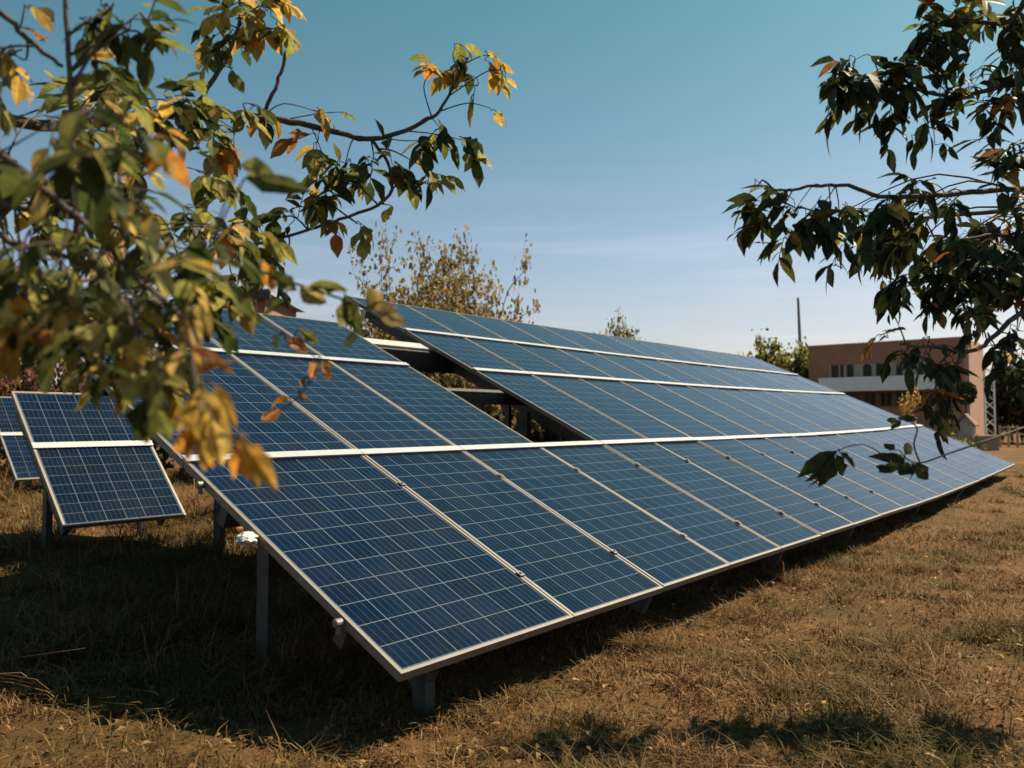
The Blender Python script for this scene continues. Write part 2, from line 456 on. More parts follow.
rnd = random.Random(21)
def panel(f, i0, i1, s0, s1, ncol, nrow, parent, fw=0.019, gap=0.004):
    """aluminium frame with the cell sheet as its sub-part"""
    i0 += gap; i1 -= gap; s0 += gap; s1 -= gap
    jr = [rnd.uniform(-0.0022, 0.0022) for _ in range(3)]
    f_ = f; im, sm = (i0 + i1) / 2, (s0 + s1) / 2
    f = lambda i, s, h=0.0: f_(i, s, h + jr[0] + jr[1] * (i - im) * 2 + jr[2] * (s - sm) * 2)
    fr = MB()
    o4 = [(i0, s0), (i1, s0), (i1, s1), (i0, s1)]
    n4 = [(i0 + fw, s0 + fw), (i1 - fw, s0 + fw), (i1 - fw, s1 - fw), (i0 + fw, s1 - fw)]
    D = -0.042
    for k in range(4):
        a, b = o4[k], o4[(k + 1) % 4]; c, d = n4[(k + 1) % 4], n4[k]
        fr.poly([f(*a), f(*b), f(*c), f(*d)])
        fr.poly([f(*b), f(*a), f(*a, D), f(*b, D)])
        fr.poly([f(*d), f(*c), f(*c, D), f(*d, D)])
        fr.poly([f(*b, D), f(*a, D), f(*d, D), f(*c, D)])
    po = fr.build('solar_panel', M['frame'], parent)
    g = MB()
    e = fw - 0.001
    q = [(i0 + e, s0 + e), (i1 - e, s0 + e), (i1 - e, s1 - e), (i0 + e, s1 - e)]
    g.poly([f(*k, -0.004) for k in q], 0)
    g.poly([f(*k, -0.010) for k in reversed(q)], 1)
    mrg = 0.06
    g.uv = [(-mrg, -mrg), (ncol + mrg, -mrg), (ncol + mrg, nrow + mrg), (-mrg, nrow + mrg)] + [(0.5, 0.5)] * 4
    g.build('cell_sheet', [M['cells'], M['back']], po)
    return po

def bar(name, mat, parent, pts, w_, h_, up=Vector((0, 0, 1))):
    """straight box section from pts[0] to pts[1], hanging h_ below its line"""
    a, b = Vector(pts[0]), Vector(pts[1])
    t = (b - a).normalized(); sd = t.cross(up).normalized(); u = sd.cross(t).normalized()
    m = MB()
    m.box8([a - sd * w_ / 2 - u * h_, a + sd * w_ / 2 - u * h_, b + sd * w_ / 2 - u * h_, b - sd * w_ / 2 - u * h_,
            a - sd * w_ / 2, a + sd * w_ / 2, b + sd * w_ / 2, b - sd * w_ / 2])
    return m.build(name, mat, parent)

def post(parent, base, top, w_=0.09, d_=0.06, name='post', mat=None):
    """C-section steel post: web and two flanges"""
    m = MB()
    T = 0.007
    Mx = Matrix.Translation(Vector((base.x, base.y, 0))) @ Matrix.Rotation(YAW - R(90), 4, 'Z')
    z0, z1 = base.z - 0.15, top
    m.box(-w_ / 2, -d_ / 2, z0, w_ / 2, -d_ / 2 + T, z1, Mx)
    m.box(-w_ / 2, -d_ / 2 + T, z0, -w_ / 2 + T, d_ / 2, z1, Mx)
    m.box(w_ / 2 - T, -d_ / 2 + T, z0, w_ / 2, d_ / 2, z1, Mx)
    return m.build(name, mat or M['steel'], parent)

ORG = Vector((0.34093803, 4.4353028, CAMH - 1.05863818))
TILT = 0.44186314
ROWS = [0, 1.94607, 3.76128, 4.96697, 6.14847]
LT = ROWS[-1]
WA = 1.27426
def lift(i, s): return 0.15 * max(0.0, (i - 8) / 8) ** 1.6 * (1 - s / LT)
F = surf(ORG, TILT, lift)
base = F(-WA, 0); base.z = gz(base.x, base.y)
arr = empty('solar_array', base, 'long blue solar array with one open bay, filling the middle of the field', 'solar array', 'ground mounted solar arrays')
ENDC = 16
cols = [(-WA, 0.0)] + [(float(k), float(k + 1)) for k in range(ENDC)]
for r in range(4):
    for c, (a, b) in enumerate(cols):
        if r >= 1 and c == 3: continue          # the open bay
        if r == 3 and c < 3: continue
        nr = (12, 11, 7, 7)[r]
        panel(F, a, b, ROWS[r], ROWS[r + 1], 7 if c == 0 else 6, nr, arr)
# white cover strips over the joints between rows
for r, spans in ((1, [(-WA, ENDC)]), (2, [(-WA, 2), (3, ENDC)]), (3, [(3, ENDC)])):
    for a, b in spans:
        m = MB()
        k0 = a
        while k0 < b - 1e-6:
            k1 = min(b, math.floor(k0 + 1e-6) + 1) if k0 >= 0 else 0.0
            s = ROWS[r]; hw = 0.036
            k2 = k1 - 0.006; jz = rnd.uniform(0, .003); s += rnd.uniform(-.004, .004)
            P = [F(k0, s - hw, 0.006), F(k2, s - hw, 0.006), F(k2, s + hw, 0.006), F(k0, s + hw, 0.006),
                 F(k0, s - hw, 0.013 + jz), F(k2, s - hw, 0.013 + jz), F(k2, s + hw, 0.013 + jz), F(k0, s + hw, 0.013 + jz)]
            m.box8(P); k0 = k1
        m.build('cover_strip', M['strip'], arr)
# purlins along the table, rafters under it, posts
def purlin(s, mat, a=-WA + 0.02, b=ENDC - 0.02, w_=0.07, h_=0.11, name='purlin', drop=0.046):
    m = MB(); k0 = a
    hw = w_ / 2
    while k0 < b - 1e-6:
        k1 = min(b, math.floor(k0 + 1e-6) + 1)
        m.box8([F(k0, s - hw, -drop - h_), F(k1, s - hw, -drop - h_), F(k1, s + hw, -drop - h_), F(k0, s + hw, -drop - h_),
                F(k0, s - hw, -drop), F(k1, s - hw, -drop), F(k1, s + hw, -drop), F(k0, s + hw, -drop)])
        k0 = k1
    return m.build(name, mat, arr)
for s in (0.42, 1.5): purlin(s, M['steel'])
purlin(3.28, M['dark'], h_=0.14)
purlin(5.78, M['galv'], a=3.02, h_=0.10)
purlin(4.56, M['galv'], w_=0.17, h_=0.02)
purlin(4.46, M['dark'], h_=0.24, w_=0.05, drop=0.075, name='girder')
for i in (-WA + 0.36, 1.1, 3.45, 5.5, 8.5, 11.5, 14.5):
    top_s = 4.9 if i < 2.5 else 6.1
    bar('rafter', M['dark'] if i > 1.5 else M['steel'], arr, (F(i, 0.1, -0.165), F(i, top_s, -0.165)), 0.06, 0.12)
for i in (-WA + 0.36, 2.75, 5.5, 8.5, 11.5, 14.5):
    for s in (0.16, 1.55, 3.35, 5.4):
        if i < 2.0 and s > 3: continue
        if i < 2.8 and s > 5: continue
        p = F(i, s if s > .2 or i < 0 else 0.62, -0.2)
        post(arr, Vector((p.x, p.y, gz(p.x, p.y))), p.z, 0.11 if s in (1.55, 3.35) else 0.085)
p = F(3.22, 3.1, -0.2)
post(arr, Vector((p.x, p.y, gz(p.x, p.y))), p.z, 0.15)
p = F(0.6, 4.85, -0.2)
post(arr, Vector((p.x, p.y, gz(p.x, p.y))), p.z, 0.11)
# small fittings on the near left edge
def clamp(i, s, r, ln, mat):
    m = MB()
    a = F(i, s, -0.03); d = -AX
    m.tube([a + d * -0.02, a + d * ln, a + d * (ln + .004)], [r, r, r * .8], 12)
    m.tube([a + d * (ln * .4), a + d * ln * .4 + Vector((0, 0, -0.05))], [r * .7, r * .6], 8)
    m.build('end_clamp', mat, arr, smooth=False)
for k in range(0, 8):
    for s_ in (0.42, 1.5):
        m = MB(); a_, b_ = 0.018, 0.022
        m.box8([F(k - a_, s_ - b_, .004), F(k + a_, s_ - b_, .004), F(k + a_, s_ + b_, .004), F(k - a_, s_ + b_, .004), F(k - a_, s_ - b_, .010), F(k + a_, s_ - b_, .010), F(k + a_, s_ + b_, .010), F(k - a_, s_ + b_, .010)])
        m.tube([F(k, s_, .010), F(k, s_, .018)], [.008, .008], 6)
        m.build('mid_clamp', M['frame'], arr)
clamp(-WA, 0.42, 0.020, 0.035, M['frame'])
clamp(-WA, 1.72, 0.020, 0.03, M['frame'])

# crumpled white plastic caught on the near left edge
def crumple(name, c, rx, ry, rz_, mat, label, cat, seed):
    import bmesh
    rr = random.Random(seed)
    bm = bmesh.new(); bmesh.ops.create_icosphere(bm, subdivisions=4, radius=1)
    off = [Vector((rr.uniform(-9, 9), rr.uniform(-9, 9), rr.uniform(-9, 9))) for _ in range(6)]
    from mathutils import noise as mn
    for v in bm.verts:
        n = v.co.copy()
        k = 1 + 0.35 * mn.noise(n * 1.7 + off[0]) + 0.20 * abs(mn.noise(n * 4 + off[1])) + 0.10 * abs(mn.noise(n * 9 + off[2]))
        v.co = Vector((n.x * rx * k, n.y * ry * k, n.z * rz_ * k))
    me = bpy.data.meshes.new(name); bm.to_mesh(me); bm.free(); me.materials.append(mat)
    o = bpy.data.objects.new(name, me); COL.objects.link(o); o.location = c
    return tag(o, label, cat)
c = F(-WA, 1.16, -0.03)
crumple('plastic_bag', c - AX * 0.045 + Vector((0, 0, 0.0)), 0.045, 0.075, 0.03, M['plastic'], 'crumpled white plastic bag snagged on the near left edge of the big solar array', 'plastic bag', 3)

c = at(239, 524, 8.6); c.z = gz(c.x, c.y) + 0.04
M['clay'] = simple('orange_clay', (0.36, 0.16, 0.06), 0.95, 0, 0.3, 25, 0.5)
crumple('soil_heap', c, 0.16, 0.14, 0.12, M['clay'], 'small heap of orange earth in the grass under the left edge of the big array', 'soil heap', 8)
# two smaller arrays at the left
def small_array(O, w_, tilt, rows, ncol, nrows, npan, label, postmode):
    f = surf(O, tilt)
    b = O.copy(); b.z = gz(b.x, b.y)
    a = empty('solar_array', b, label, 'solar array', 'ground mounted solar arrays')
    for r in range(len(rows) - 1):
        for c in range(npan):
            panel(f, c * w_, (c + 1) * w_, rows[r], rows[r + 1], ncol, nrows[r], a, fw=0.022)
    for r in range(1, len(rows) - 1):
        m = MB(); s = rows[r]; hw = 0.036
        m.box8([f(0, s - hw, .003), f(npan * w_, s - hw, .003), f(npan * w_, s + hw, .003), f(0, s + hw, .003),
                f(0, s - hw, .012), f(npan * w_, s - hw, .012), f(npan * w_, s + hw, .012), f(0, s + hw, .012)])
        m.build('cover_strip', M['strip'], a)
    for s in (0.35, rows[-1] - 0.5):
        bar('purlin', M['steel'], a, (f(0.02, s, -0.046), f(npan * w_ - 0.02, s, -0.046)), 0.06, 0.09)
    for i in postmode:
        bar('rafter', M['steel'], a, (f(i, 0.08, -0.14), f(i, rows[-1] - 0.1, -0.14)), 0.05, 0.08)
        for s in (0.62, rows[-1] - 0.35):
            p = f(i if s < .7 else i + .45 * (1 if i < .5 else -1), s, -0.2)
            post(a, Vector((p.x, p.y, gz(p.x, p.y))), p.z, 0.09)
    return f
O2 = at(63, 527, 7.2)
small_array(O2, 1.16, R(44), [0, 1.0, 1.76], 6, [8, 6], 1, 'small blue solar array two panels high, standing alone left of the big array', (0.10, 1.0))
O3 = at(16, 480, 12.6)
small_array(O3, 1.16, R(44), [0, 1.0, 1.9], 6, [8, 8], 2, 'farther small solar array at the left edge, partly hidden behind the nearer small one', (0.2, 2.1))

# ------------------------------------------------------------------ leaves and branches
LEAFP = [(0.0, 0.03), (0.10, 0.24), (0.26, 0.44), (0.45, 0.50), (0.64, 0.41), (0.82, 0.22), (1.0, 0.0)]
def add_leaf(mb, base, d, up, ln, wd, col, curl=0.3, fold=0.25, rag=0.25):
    """one leaf: folded along its midrib, drooping to the tip"""
    d = d.normalized(); sd = d.cross(up)
    if sd.length < 1e-4: sd = d.cross(Vector((1, 0, 0)))
    sd.normalize(); u = sd.cross(d).normalized()
    b0 = len(mb.v)
    for (t, w0) in LEAFP:
        c = base + d * (ln * t * (1 - 0.15 * curl * t)) - u * (curl * ln * 0.45 * t * t)
        k = w0 * wd
        wob, wo2 = 1 + (rnd.random() - .5) * rag, 1 + (rnd.random() - .5) * rag
        mb.v += [tuple(c + sd * k * wob + u * fold * k * (1 + rag * rnd.uniform(-1, 1))), tuple(c), tuple(c - sd * k * wo2 + u * fold * k * (1 + rag * rnd.uniform(-1, 1)))]
        e = (1 + (rnd.random() - .5) * .3)
        mb.col += [tuple(q * e for q in col), tuple(q * 1.15 for q in col), tuple(q * e for q in col)]
    for i in range(len(LEAFP) - 1):
        a = b0 + i * 3
        mb.f += [(a, a + 1, a + 4, a + 3), (a + 1, a + 2, a + 5, a + 4)]; mb.m += [0, 0]

def rv():
    v = Vector((rnd.gauss(0, 1), rnd.gauss(0, 1), rnd.gauss(0, 1)))
    return v.normalized()

litter()
LEAFW = 0.24
GREEN = [(0.040, 0.056, 0.016), (0.058, 0.072, 0.020), (0.030, 0.044, 0.015), (0.080, 0.090, 0.026)]
OLIVE = [(0.205, 0.20, 0.050), (0.16, 0.165, 0.042), (0.27, 0.245, 0.075)]
YELL = [(0.42, 0.275, 0.06), (0.36, 0.215, 0.045), (0.46, 0.33, 0.10), (0.32, 0.23, 0.07)]
RUST = [(0.28, 0.115, 0.035), (0.22, 0.105, 0.035), (0.34, 0.145, 0.03)]
DKG = [(0.022, 0.034, 0.014), (0.032, 0.046, 0.017), (0.042, 0.054, 0.019), (0.026, 0.038, 0.017)]
def pick(pal):
    """pal: list of (weight, colours)"""
    t = rnd.random() * sum(p[0] for p in pal)
    for wgt, cs in pal:
        t -= wgt
        if t <= 0: return rnd.choice(cs)
    return pal[-1][1][0]

def compound(leaf, wood, base, d, ln, n, lln, pal, droop=0.6, wr=None):
    wr = wr or LEAFW
    """a leaf stalk with leaflets in pairs and one at its tip"""
    d = d.normalized(); pts = []
    p = base.copy(); seg = 5
    for k in range(seg + 1):
        pts.append(p.copy())
        d = (d + Vector((0, 0, -droop / seg)) + rv() * 0.05).normalized()
        p = p + d * ln / seg
    wood.tube(pts, [0.0016] * (seg + 1), 4, cap=False)
    main = pick(pal)
    for k in range(n):
        t = 0.25 + 0.75 * k / max(1, n - 1)
        x = t * seg; i = min(seg - 1, int(x)); q = pts[i].lerp(pts[i + 1], x - i)
        td = (pts[i + 1] - pts[i]).normalized()
        side = td.cross(Vector((0, 0, 1)) + rv() * 0.3)
        if side.length < 1e-3: side = Vector((1, 0, 0))
        side.normalize()
        sgn = 1 if k % 2 else -1
        ld = td if k == n - 1 else (td * 0.55 + side * sgn * 0.8 + rv() * 0.25)
        ld = ld + Vector((0, 0, -0.1 - 0.7 * droop * rnd.random())) + rv() * 0.2
        col = main if rnd.random() < 0.6 else pick(pal)
        s = lln * rnd.choice((0.5, 0.75, 0.9, 1.0, 1.1, 1.25)) * rnd.uniform(.9, 1.1)
        add_leaf(leaf, q, ld, Vector((0, 0, 1)) + rv() * 0.55, s, s * wr * 2 * rnd.uniform(.8, 1.15), col, rnd.uniform(0.1, 0.7), rnd.uniform(0.1, 0.5))

def smooth_path(P, n=5):
    out_ = []
    for i in range(len(P) - 1):
        p0, p1, p2, p3 = P[max(i - 1, 0)], P[i], P[i + 1], P[min(i + 2, len(P) - 1)]
        for k in range(n):
            t = k / n
            out_.append(0.5 * ((2 * p1) + (p2 - p0) * t + (2 * p0 - 5 * p1 + 4 * p2 - p3) * t * t + (3 * p1 - p0 - 3 * p2 + p3) * t ** 3))
    out_.append(P[-1].copy())
    return out_

def newleafmb():
    m = MB(); m.col = []
    return m

def limb(tree, pts, r0, r1, clusters, pal, leafmat, barkmat, label=None):
    """one branch with its twigs (part) and its foliage (sub-part); clusters: (point, radius, stalks, leaflets, leaf length[, palette])"""
    wood = MB(); lf = newleafmb()
    path = smooth_path([Vector(p) for p in pts])
    n = len(path)
    path = [p + rv() * (0.004 if 0 < i < n - 1 else 0) for i, p in enumerate(path)]
    rad = [r0 + (r1 - r0) * i / (n - 1) for i in range(n)]
    wood.tube(path, rad, 8)
    for cdef in clusters:
        c, rr, ns_, nl, ll = cdef[:5]
        pl = cdef[5] if len(cdef) > 5 else pal
        ni = min(range(n), key=lambda q: (path[q] - c).length)
        if (path[ni] - c).length > 0.05: ni = max(0, ni - rnd.randint(1, 5))
        near = path[ni]
        if (near - c).length > 0.02:
            mid = near.lerp(c, 0.55) + Vector((0, 0, 0.16 * (near - c).length)) + rv() * 0.035
            tw = smooth_path([near, mid, c], 4)
            wood.tube(tw, [max(r1 * .8, 0.0028) * (1 - 0.6 * i / len(tw)) for i in range(len(tw))], 5)
            ax = (c - near).normalized()
        else:
            ax = rv()
        for k in range(ns_):
            b = c + rv() * rr * 0.35
            d = rv() + ax * 0.5 + Vector((0, 0, -0.1))
            compound(lf, wood, b, d, rr * rnd.uniform(0.6, 1.25), nl, ll, pl, rnd.uniform(0.15, 1.2))
            wood.tube([c, c.lerp(b, .5) + rv() * .008, b], [0.0022, 0.0018, 0.0014], 4, cap=False)
    wo = wood.build('branch', barkmat, tree, smooth=True)
    if label: wo['label'] = label
    if lf.f: lf.build('foliage', leafmat, wo)
    return wo

# ---- tree at the left, its trunk just outside the picture
LP = [(5.5, GREEN), (3, OLIVE), (1.5, YELL), (0.25, RUST)]
LPY = [(0.6, GREEN), (1.6, OLIVE), (4.5, YELL), (0.6, RUST)]
LPG = [(5, GREEN), (3, OLIVE), (0.7, YELL)]
LPR = [(1, YELL), (4, RUST), (.6, OLIVE)]
tb = Vector((-2.15, 1.9, gz(-2.15, 1.9)))
ltree = empty('tree', tb, 'autumn tree at the left with yellow leaves hanging before the solar arrays', 'tree', 'trees framing the view')
tm = MB()
tpath = smooth_path([tb + Vector((0, 0, -0.1)), tb + Vector((0.03, 0, 0.6)), tb + Vector((0.10, -0.03, 1.3)), tb + Vector((0.08, 0.05, 2.0)), tb + Vector((0.2, 0.1, 2.8)), tb + Vector((0.3, 0.2, 3.6))], 5)
tm.tube(tpath, [0.13 - 0.10 * i / (len(tpath) - 1) + (0.05 * max(0, 1 - i / 3)) for i in range(len(tpath))], 12)
tm.build('trunk', M['bark'], ltree, smooth=True)
def tj(h): return min(tpath, key=lambda p: abs(p.z - h)).copy()
def cl_(px, py, Y, r, ns_, nl, ll, pal=None):
    t = (at(px, py, Y), r, ns_, nl, ll)
    return t + (pal,) if pal else t

# long limb reaching over the picture to its tip at upper middle
limb(ltree, [tj(2.0), at(-40, 120, 2.3), at(60, 125, 2.5), at(180, 113, 2.8), at(262, 118, 3.0), at(310, 125, 3.05), at(371, 139, 3.1), at(422, 122, 3.15), at(443, 105, 3.15), at(468, 58, 3.2)], 0.022, 0.004, [
    cl_(468, 58, 3.2, 0.10, 3, 5, 0.090, LPY), cl_(490, 55, 3.2, 0.08, 2, 4, 0.090, LPY), cl_(500, 70, 3.2, 0.06, 2, 3, 0.102, LPY), cl_(478, 85, 3.2, 0.07, 2, 4, 0.096, LP), cl_(432, 72, 3.15, 0.07, 3, 4, 0.084, LPY),
    cl_(455, 48, 3.2, 0.05, 1, 3, 0.084, LPY), cl_(490, 108, 3.2, 0.05, 1, 3, 0.090, LPY), cl_(440, 128, 3.15, 0.10, 3, 5, 0.096, LPG), cl_(462, 140, 3.15, 0.08, 3, 5, 0.102, LPG), cl_(420, 140, 3.15, 0.07, 2, 4, 0.096, LP),
    cl_(318, 112, 3.05, 0.06, 2, 4, 0.084, LPY), cl_(340, 112, 3.05, 0.04, 1, 2, 0.084, LPY), cl_(318, 140, 3.05, 0.09, 3, 5, 0.084, LPY), cl_(325, 160, 3.05, 0.08, 3, 4, 0.078, LP),
    cl_(255, 105, 2.95, 0.09, 3, 5, 0.084, LP), cl_(235, 130, 2.95, 0.10, 3, 5, 0.090, LPY), cl_(200, 110, 2.8, 0.11, 4, 5, 0.096, LP), cl_(170, 100, 2.7, 0.12, 4, 5, 0.096, LP), cl_(210, 140, 2.8, 0.10, 3, 5, 0.096, LPY), cl_(130, 120, 2.6, 0.13, 4, 5, 0.102, LP), cl_(80, 110, 2.5, 0.13, 4, 5, 0.102, LP)], LP, M['leaf'], M['bark'])
# lower spray hanging from it
limb(ltree, [at(371, 139, 3.1), at(391, 170, 3.1), at(385, 200, 3.05), at(340, 220, 3.0), at(300, 232, 2.95), at(240, 248, 2.85), at(190, 258, 2.7)], 0.007, 0.005, [
    cl_(400, 168, 3.1, 0.10, 4, 5, 0.102, LPG), cl_(425, 168, 3.1, 0.07, 2, 4, 0.102, LPG), cl_(370, 165, 3.1, 0.09, 3, 5, 0.096, LPG), cl_(345, 165, 3.05, 0.09, 3, 5, 0.090, LPG), cl_(430, 185, 3.1, 0.05, 1, 3, 0.090, LPY), cl_(402, 190, 3.1, 0.05, 1, 2, 0.084, LPY), cl_(390, 205, 3.05, 0.03, 1, 2, 0.072, LPR),
    cl_(335, 190, 3.0, 0.10, 4, 5, 0.096, LPG), cl_(310, 195, 2.95, 0.10, 4, 5, 0.096, LP), cl_(330, 225, 3.0, 0.07, 2, 3, 0.084, LPR), cl_(355, 222, 3.0, 0.06, 2, 4, 0.090, LPG), cl_(290, 210, 2.9, 0.11, 4, 5, 0.096, LP), cl_(260, 225, 2.85, 0.1, 4, 5, 0.096, LPG), cl_(240, 195, 2.85, 0.09, 3, 5, 0.096, LPG), cl_(220, 235, 2.8, 0.10, 4, 5, 0.096, LPG), cl_(275, 265, 2.85, 0.09, 4, 4, 0.090, LPG), cl_(235, 285, 2.8, 0.08, 3, 4, 0.096, LPG)], LPG, M['leaf'], M['bark'])
# twigs rising from the limb
limb(ltree, [at(195, 113, 2.8), at(206, 90, 2.8), at(226, 58, 2.82), at(238, 28, 2.85), at(241, -8, 2.85), at(250, -60, 2.85)], 0.010, 0.004, [
    cl_(248, 5, 2.85, 0.11, 5, 6, 0.090, LPY), cl_(270, 8, 2.85, 0.10, 4, 6, 0.090, LPY), cl_(280, 30, 2.85, 0.07, 2, 5, 0.090, LPY), cl_(215, 15, 2.85, 0.09, 3, 5, 0.090, LPG), cl_(217, 55, 2.82, 0.07, 3, 4, 0.072, LPG), cl_(233, 68, 2.82, 0.03, 1, 2, 0.072, LPY), cl_(225, 28, 2.85, 0.08, 3, 5, 0.084, LP)], LPY, M['leaf'], M['bark'])
limb(ltree, [at(256, 120, 3.0), at(268, 104, 3.0), at(279, 78, 3.0), at(287, 48, 3.0), at(292, 36, 3.0)], 0.0085, 0.005, [cl_(291, 40, 3.0, 0.02, 1, 2, 0.048, LPR)], LP, M['leaf'], M['bark'])
# upright dark stem and the slanting ones near the left edge
limb(ltree, [at(78, 245, 1.75), at(72, 160, 1.7), at(69, 90, 1.7), at(67, 0, 1.72), at(70, -90, 1.75)], 0.007, 0.005, [
    cl_(90, 20, 1.75, 0.06, 2, 5, 0.06, LPG), cl_(110, 8, 1.75, 0.07, 3, 5, 0.065, LP), cl_(130, 30, 1.75, 0.07, 2, 4, 0.07, LP), cl_(95, 55, 1.75, 0.06, 2, 3, 0.08, LPG), cl_(140, 12, 1.8, 0.07, 3, 5, 0.07, LPG), cl_(155, 45, 1.8, 0.05, 1, 3, 0.07, LPG), cl_(100, 95, 1.75, 0.08, 2, 4, 0.07, LPG)], LPG, M['leaf'], M['bark'])
limb(ltree, [tj(2.2), at(-60, -30, 1.75), at(0, 12, 1.75), at(30, 40, 1.75), at(62, 66, 1.72)], 0.010, 0.004, [
    cl_(25, 5, 1.75, 0.03, 1, 3, 0.06, LPY), cl_(40, 40, 1.75, 0.03, 1, 3, 0.06, LPY), cl_(15, 55, 1.75, 0.09, 4, 5, 0.07, LPY), cl_(5, 85, 1.7, 0.08, 3, 5, 0.075, LPG)], LPY, M['leaf'], M['bark'])
# near limb with the big out-of-focus leaves
limb(ltree, [tj(1.5), at(-60, 100, 1.45), at(0, 154, 1.4), at(48, 195, 1.38), at(92, 228, 1.36), at(118, 258, 1.34), at(150, 290, 1.3), at(180, 320, 1.25), at(205, 370, 1.2)], 0.0085, 0.003, [
    cl_(40, 130, 1.4, 0.12, 3, 5, 0.062, LPG), cl_(60, 165, 1.3, 0.12, 3, 5, 0.066, LP), cl_(100, 165, 1.2, 0.12, 2, 5, 0.075, LP), cl_(140, 150, 1.15, 0.10, 2, 5, 0.075, LPY), cl_(110, 120, 1.2, 0.11, 3, 5, 0.066, LPG),
    cl_(130, 200, 1.3, 0.13, 2, 5, 0.066, LP), cl_(85, 205, 1.4, 0.12, 3, 5, 0.06, LP), cl_(30, 230, 1.4, 0.14, 4, 5, 0.06, LPG), cl_(20, 265, 1.4, 0.13, 3, 5, 0.075, LP), cl_(60, 260, 1.4, 0.12, 3, 5, 0.06, LPG), cl_(100, 270, 1.3, 0.12, 3, 5, 0.066, LP), cl_(155, 250, 1.2, 0.11, 2, 5, 0.066, LP), cl_(190, 265, 1.15, 0.066, 2, 5, 0.062, [(3, OLIVE), (2, YELL)]), cl_(120, 310, 1.25, 0.12, 3, 5, 0.066, [(3, OLIVE), (2, GREEN), (2, YELL)]), cl_(70, 300, 1.35, 0.10, 1, 5, 0.06, LP), cl_(15, 310, 1.3, 0.066, 2, 5, 0.075, LPY), cl_(35, 330, 1.3, 0.06, 1, 3, 0.06, LPY), cl_(150, 350, 1.2, 0.066, 1, 4, 0.062, [(3, OLIVE), (2, GREEN)])], LP, M['leaf'], M['bark'])
# drooping shoot with the yellow hanging leaves
def hero(lf, bx, by, tx, ty, Y, wpx, col, curl=0.35, fold=0.3):
    a, b = at(bx, by, Y), at(tx, ty, Y + 0.02)
    add_leaf(lf, a, b - a, Vector((0.2, -1, 0.3)) + rv() * 0.45, (b - a).length, wpx / FPX * Y * 0.9, col, curl if curl != 0.35 else rnd.uniform(.2, .7), rnd.uniform(.2, .7), 0.7)
def heroes(tree, pts, r0, r1, leaves):
    wood = MB(); lf = newleafmb()
    path = smooth_path([Vector(p) for p in pts]); n = len(path)
    wood.tube(path, [r0 + (r1 - r0) * i / (n - 1) for i in range(n)], 7)
    for h in leaves:
        a = at(h[0], h[1], h[4]); q = min(path, key=lambda p: (p - a).length)
        if (q - a).length > 0.008:
            wood.tube(smooth_path([q, q.lerp(a, .5) + Vector((0, 0, .01)), a], 3), [0.0018] * 7, 5)
        hero(lf, *h)
    wo = wood.build('branch', M['bark'], tree, smooth=True)
    lf.build('foliage', M['leaf'], wo)
Y1, Y2, Y3, Y4 = YELL[0], YELL[1], YELL[2], (0.50, 0.24, 0.03)
O1, O2_, O3_ = OLIVE[0], OLIVE[2], (0.24, 0.20, 0.07)
OR = (0.46, 0.21, 0.03)
heroes(ltree, [at(180, 285, 1.22), at(188, 330, 1.18), at(196, 385, 1.12), at(206, 425, 1.1), at(240, 440, 1.08)], 0.003, 0.0016, [
    (200, 385, 192, 455, 1.10, 22, Y1), (204, 388, 215, 470, 1.09, 24, Y3), (210, 392, 234, 458, 1.10, 20, Y1), (214, 385, 240, 432, 1.11, 18, Y2), (206, 410, 203, 478, 1.08, 24, Y1), (212, 420, 226, 476, 1.08, 22, Y3), (200, 430, 212, 472, 1.11, 18, OR),
    (198, 425, 170, 460, 1.10, 22, OR), (196, 432, 182, 466, 1.10, 14, Y2), (190, 395, 178, 440, 1.11, 14, YELL[3]),
    (236, 438, 252, 484, 1.07, 20, OR), (241, 440, 284, 497, 1.07, 24, Y2), (244, 446, 262, 492, 1.08, 18, Y1), (240, 444, 230, 482, 1.08, 12, OR), (248, 442, 272, 470, 1.09, 14, OR),
    (190, 345, 238, 374, 1.15, 13, RUST[0]), (192, 372, 236, 358, 1.15, 12, RUST[2]), (185, 350, 162, 384, 1.15, 13, YELL[3]), (188, 300, 182, 372, 1.18, 13, O3_), (186, 318, 200, 380, 1.18, 12, Y2), (190, 310, 206, 352, 1.19, 12, YELL[3])])
heroes(ltree, [at(118, 258, 1.34), at(128, 310, 1.28), at(140, 360, 1.22), at(150, 400, 1.2)], 0.003, 0.0018, [
    (140, 372, 165, 398, 1.2, 36, O3_), (138, 374, 122, 410, 1.2, 30, O2_), (150, 395, 150, 455, 1.2, 28, GREEN[1]), (146, 400, 128, 450, 1.2, 28, GREEN[2]), (158, 410, 172, 445, 1.2, 18, OLIVE[1]),
    (130, 340, 100, 345, 1.25, 16, O2_), (132, 345, 160, 342, 1.22, 16, O3_), (110, 345, 85, 365, 1.3, 16, O3_), (118, 300, 95, 330, 1.3, 20, O1), (108, 365, 70, 375, 1.3, 14, YELL[3])])
heroes(ltree, [at(60, 300, 1.4), at(66, 325, 1.36), at(58, 350, 1.33), at(48, 362, 1.3)], 0.003, 0.0018, [
    (62, 335, 48, 365, 1.3, 26, GREEN[2]), (50, 360, 36, 398, 1.3, 28, GREEN[2]), (70, 325, 95, 335, 1.35, 16, GREEN[0]), (20, 295, 22, 325, 1.25, 20, Y4), (10, 298, 6, 335, 1.25, 18, Y3), (24, 318, 28, 350, 1.25, 10, Y3)])
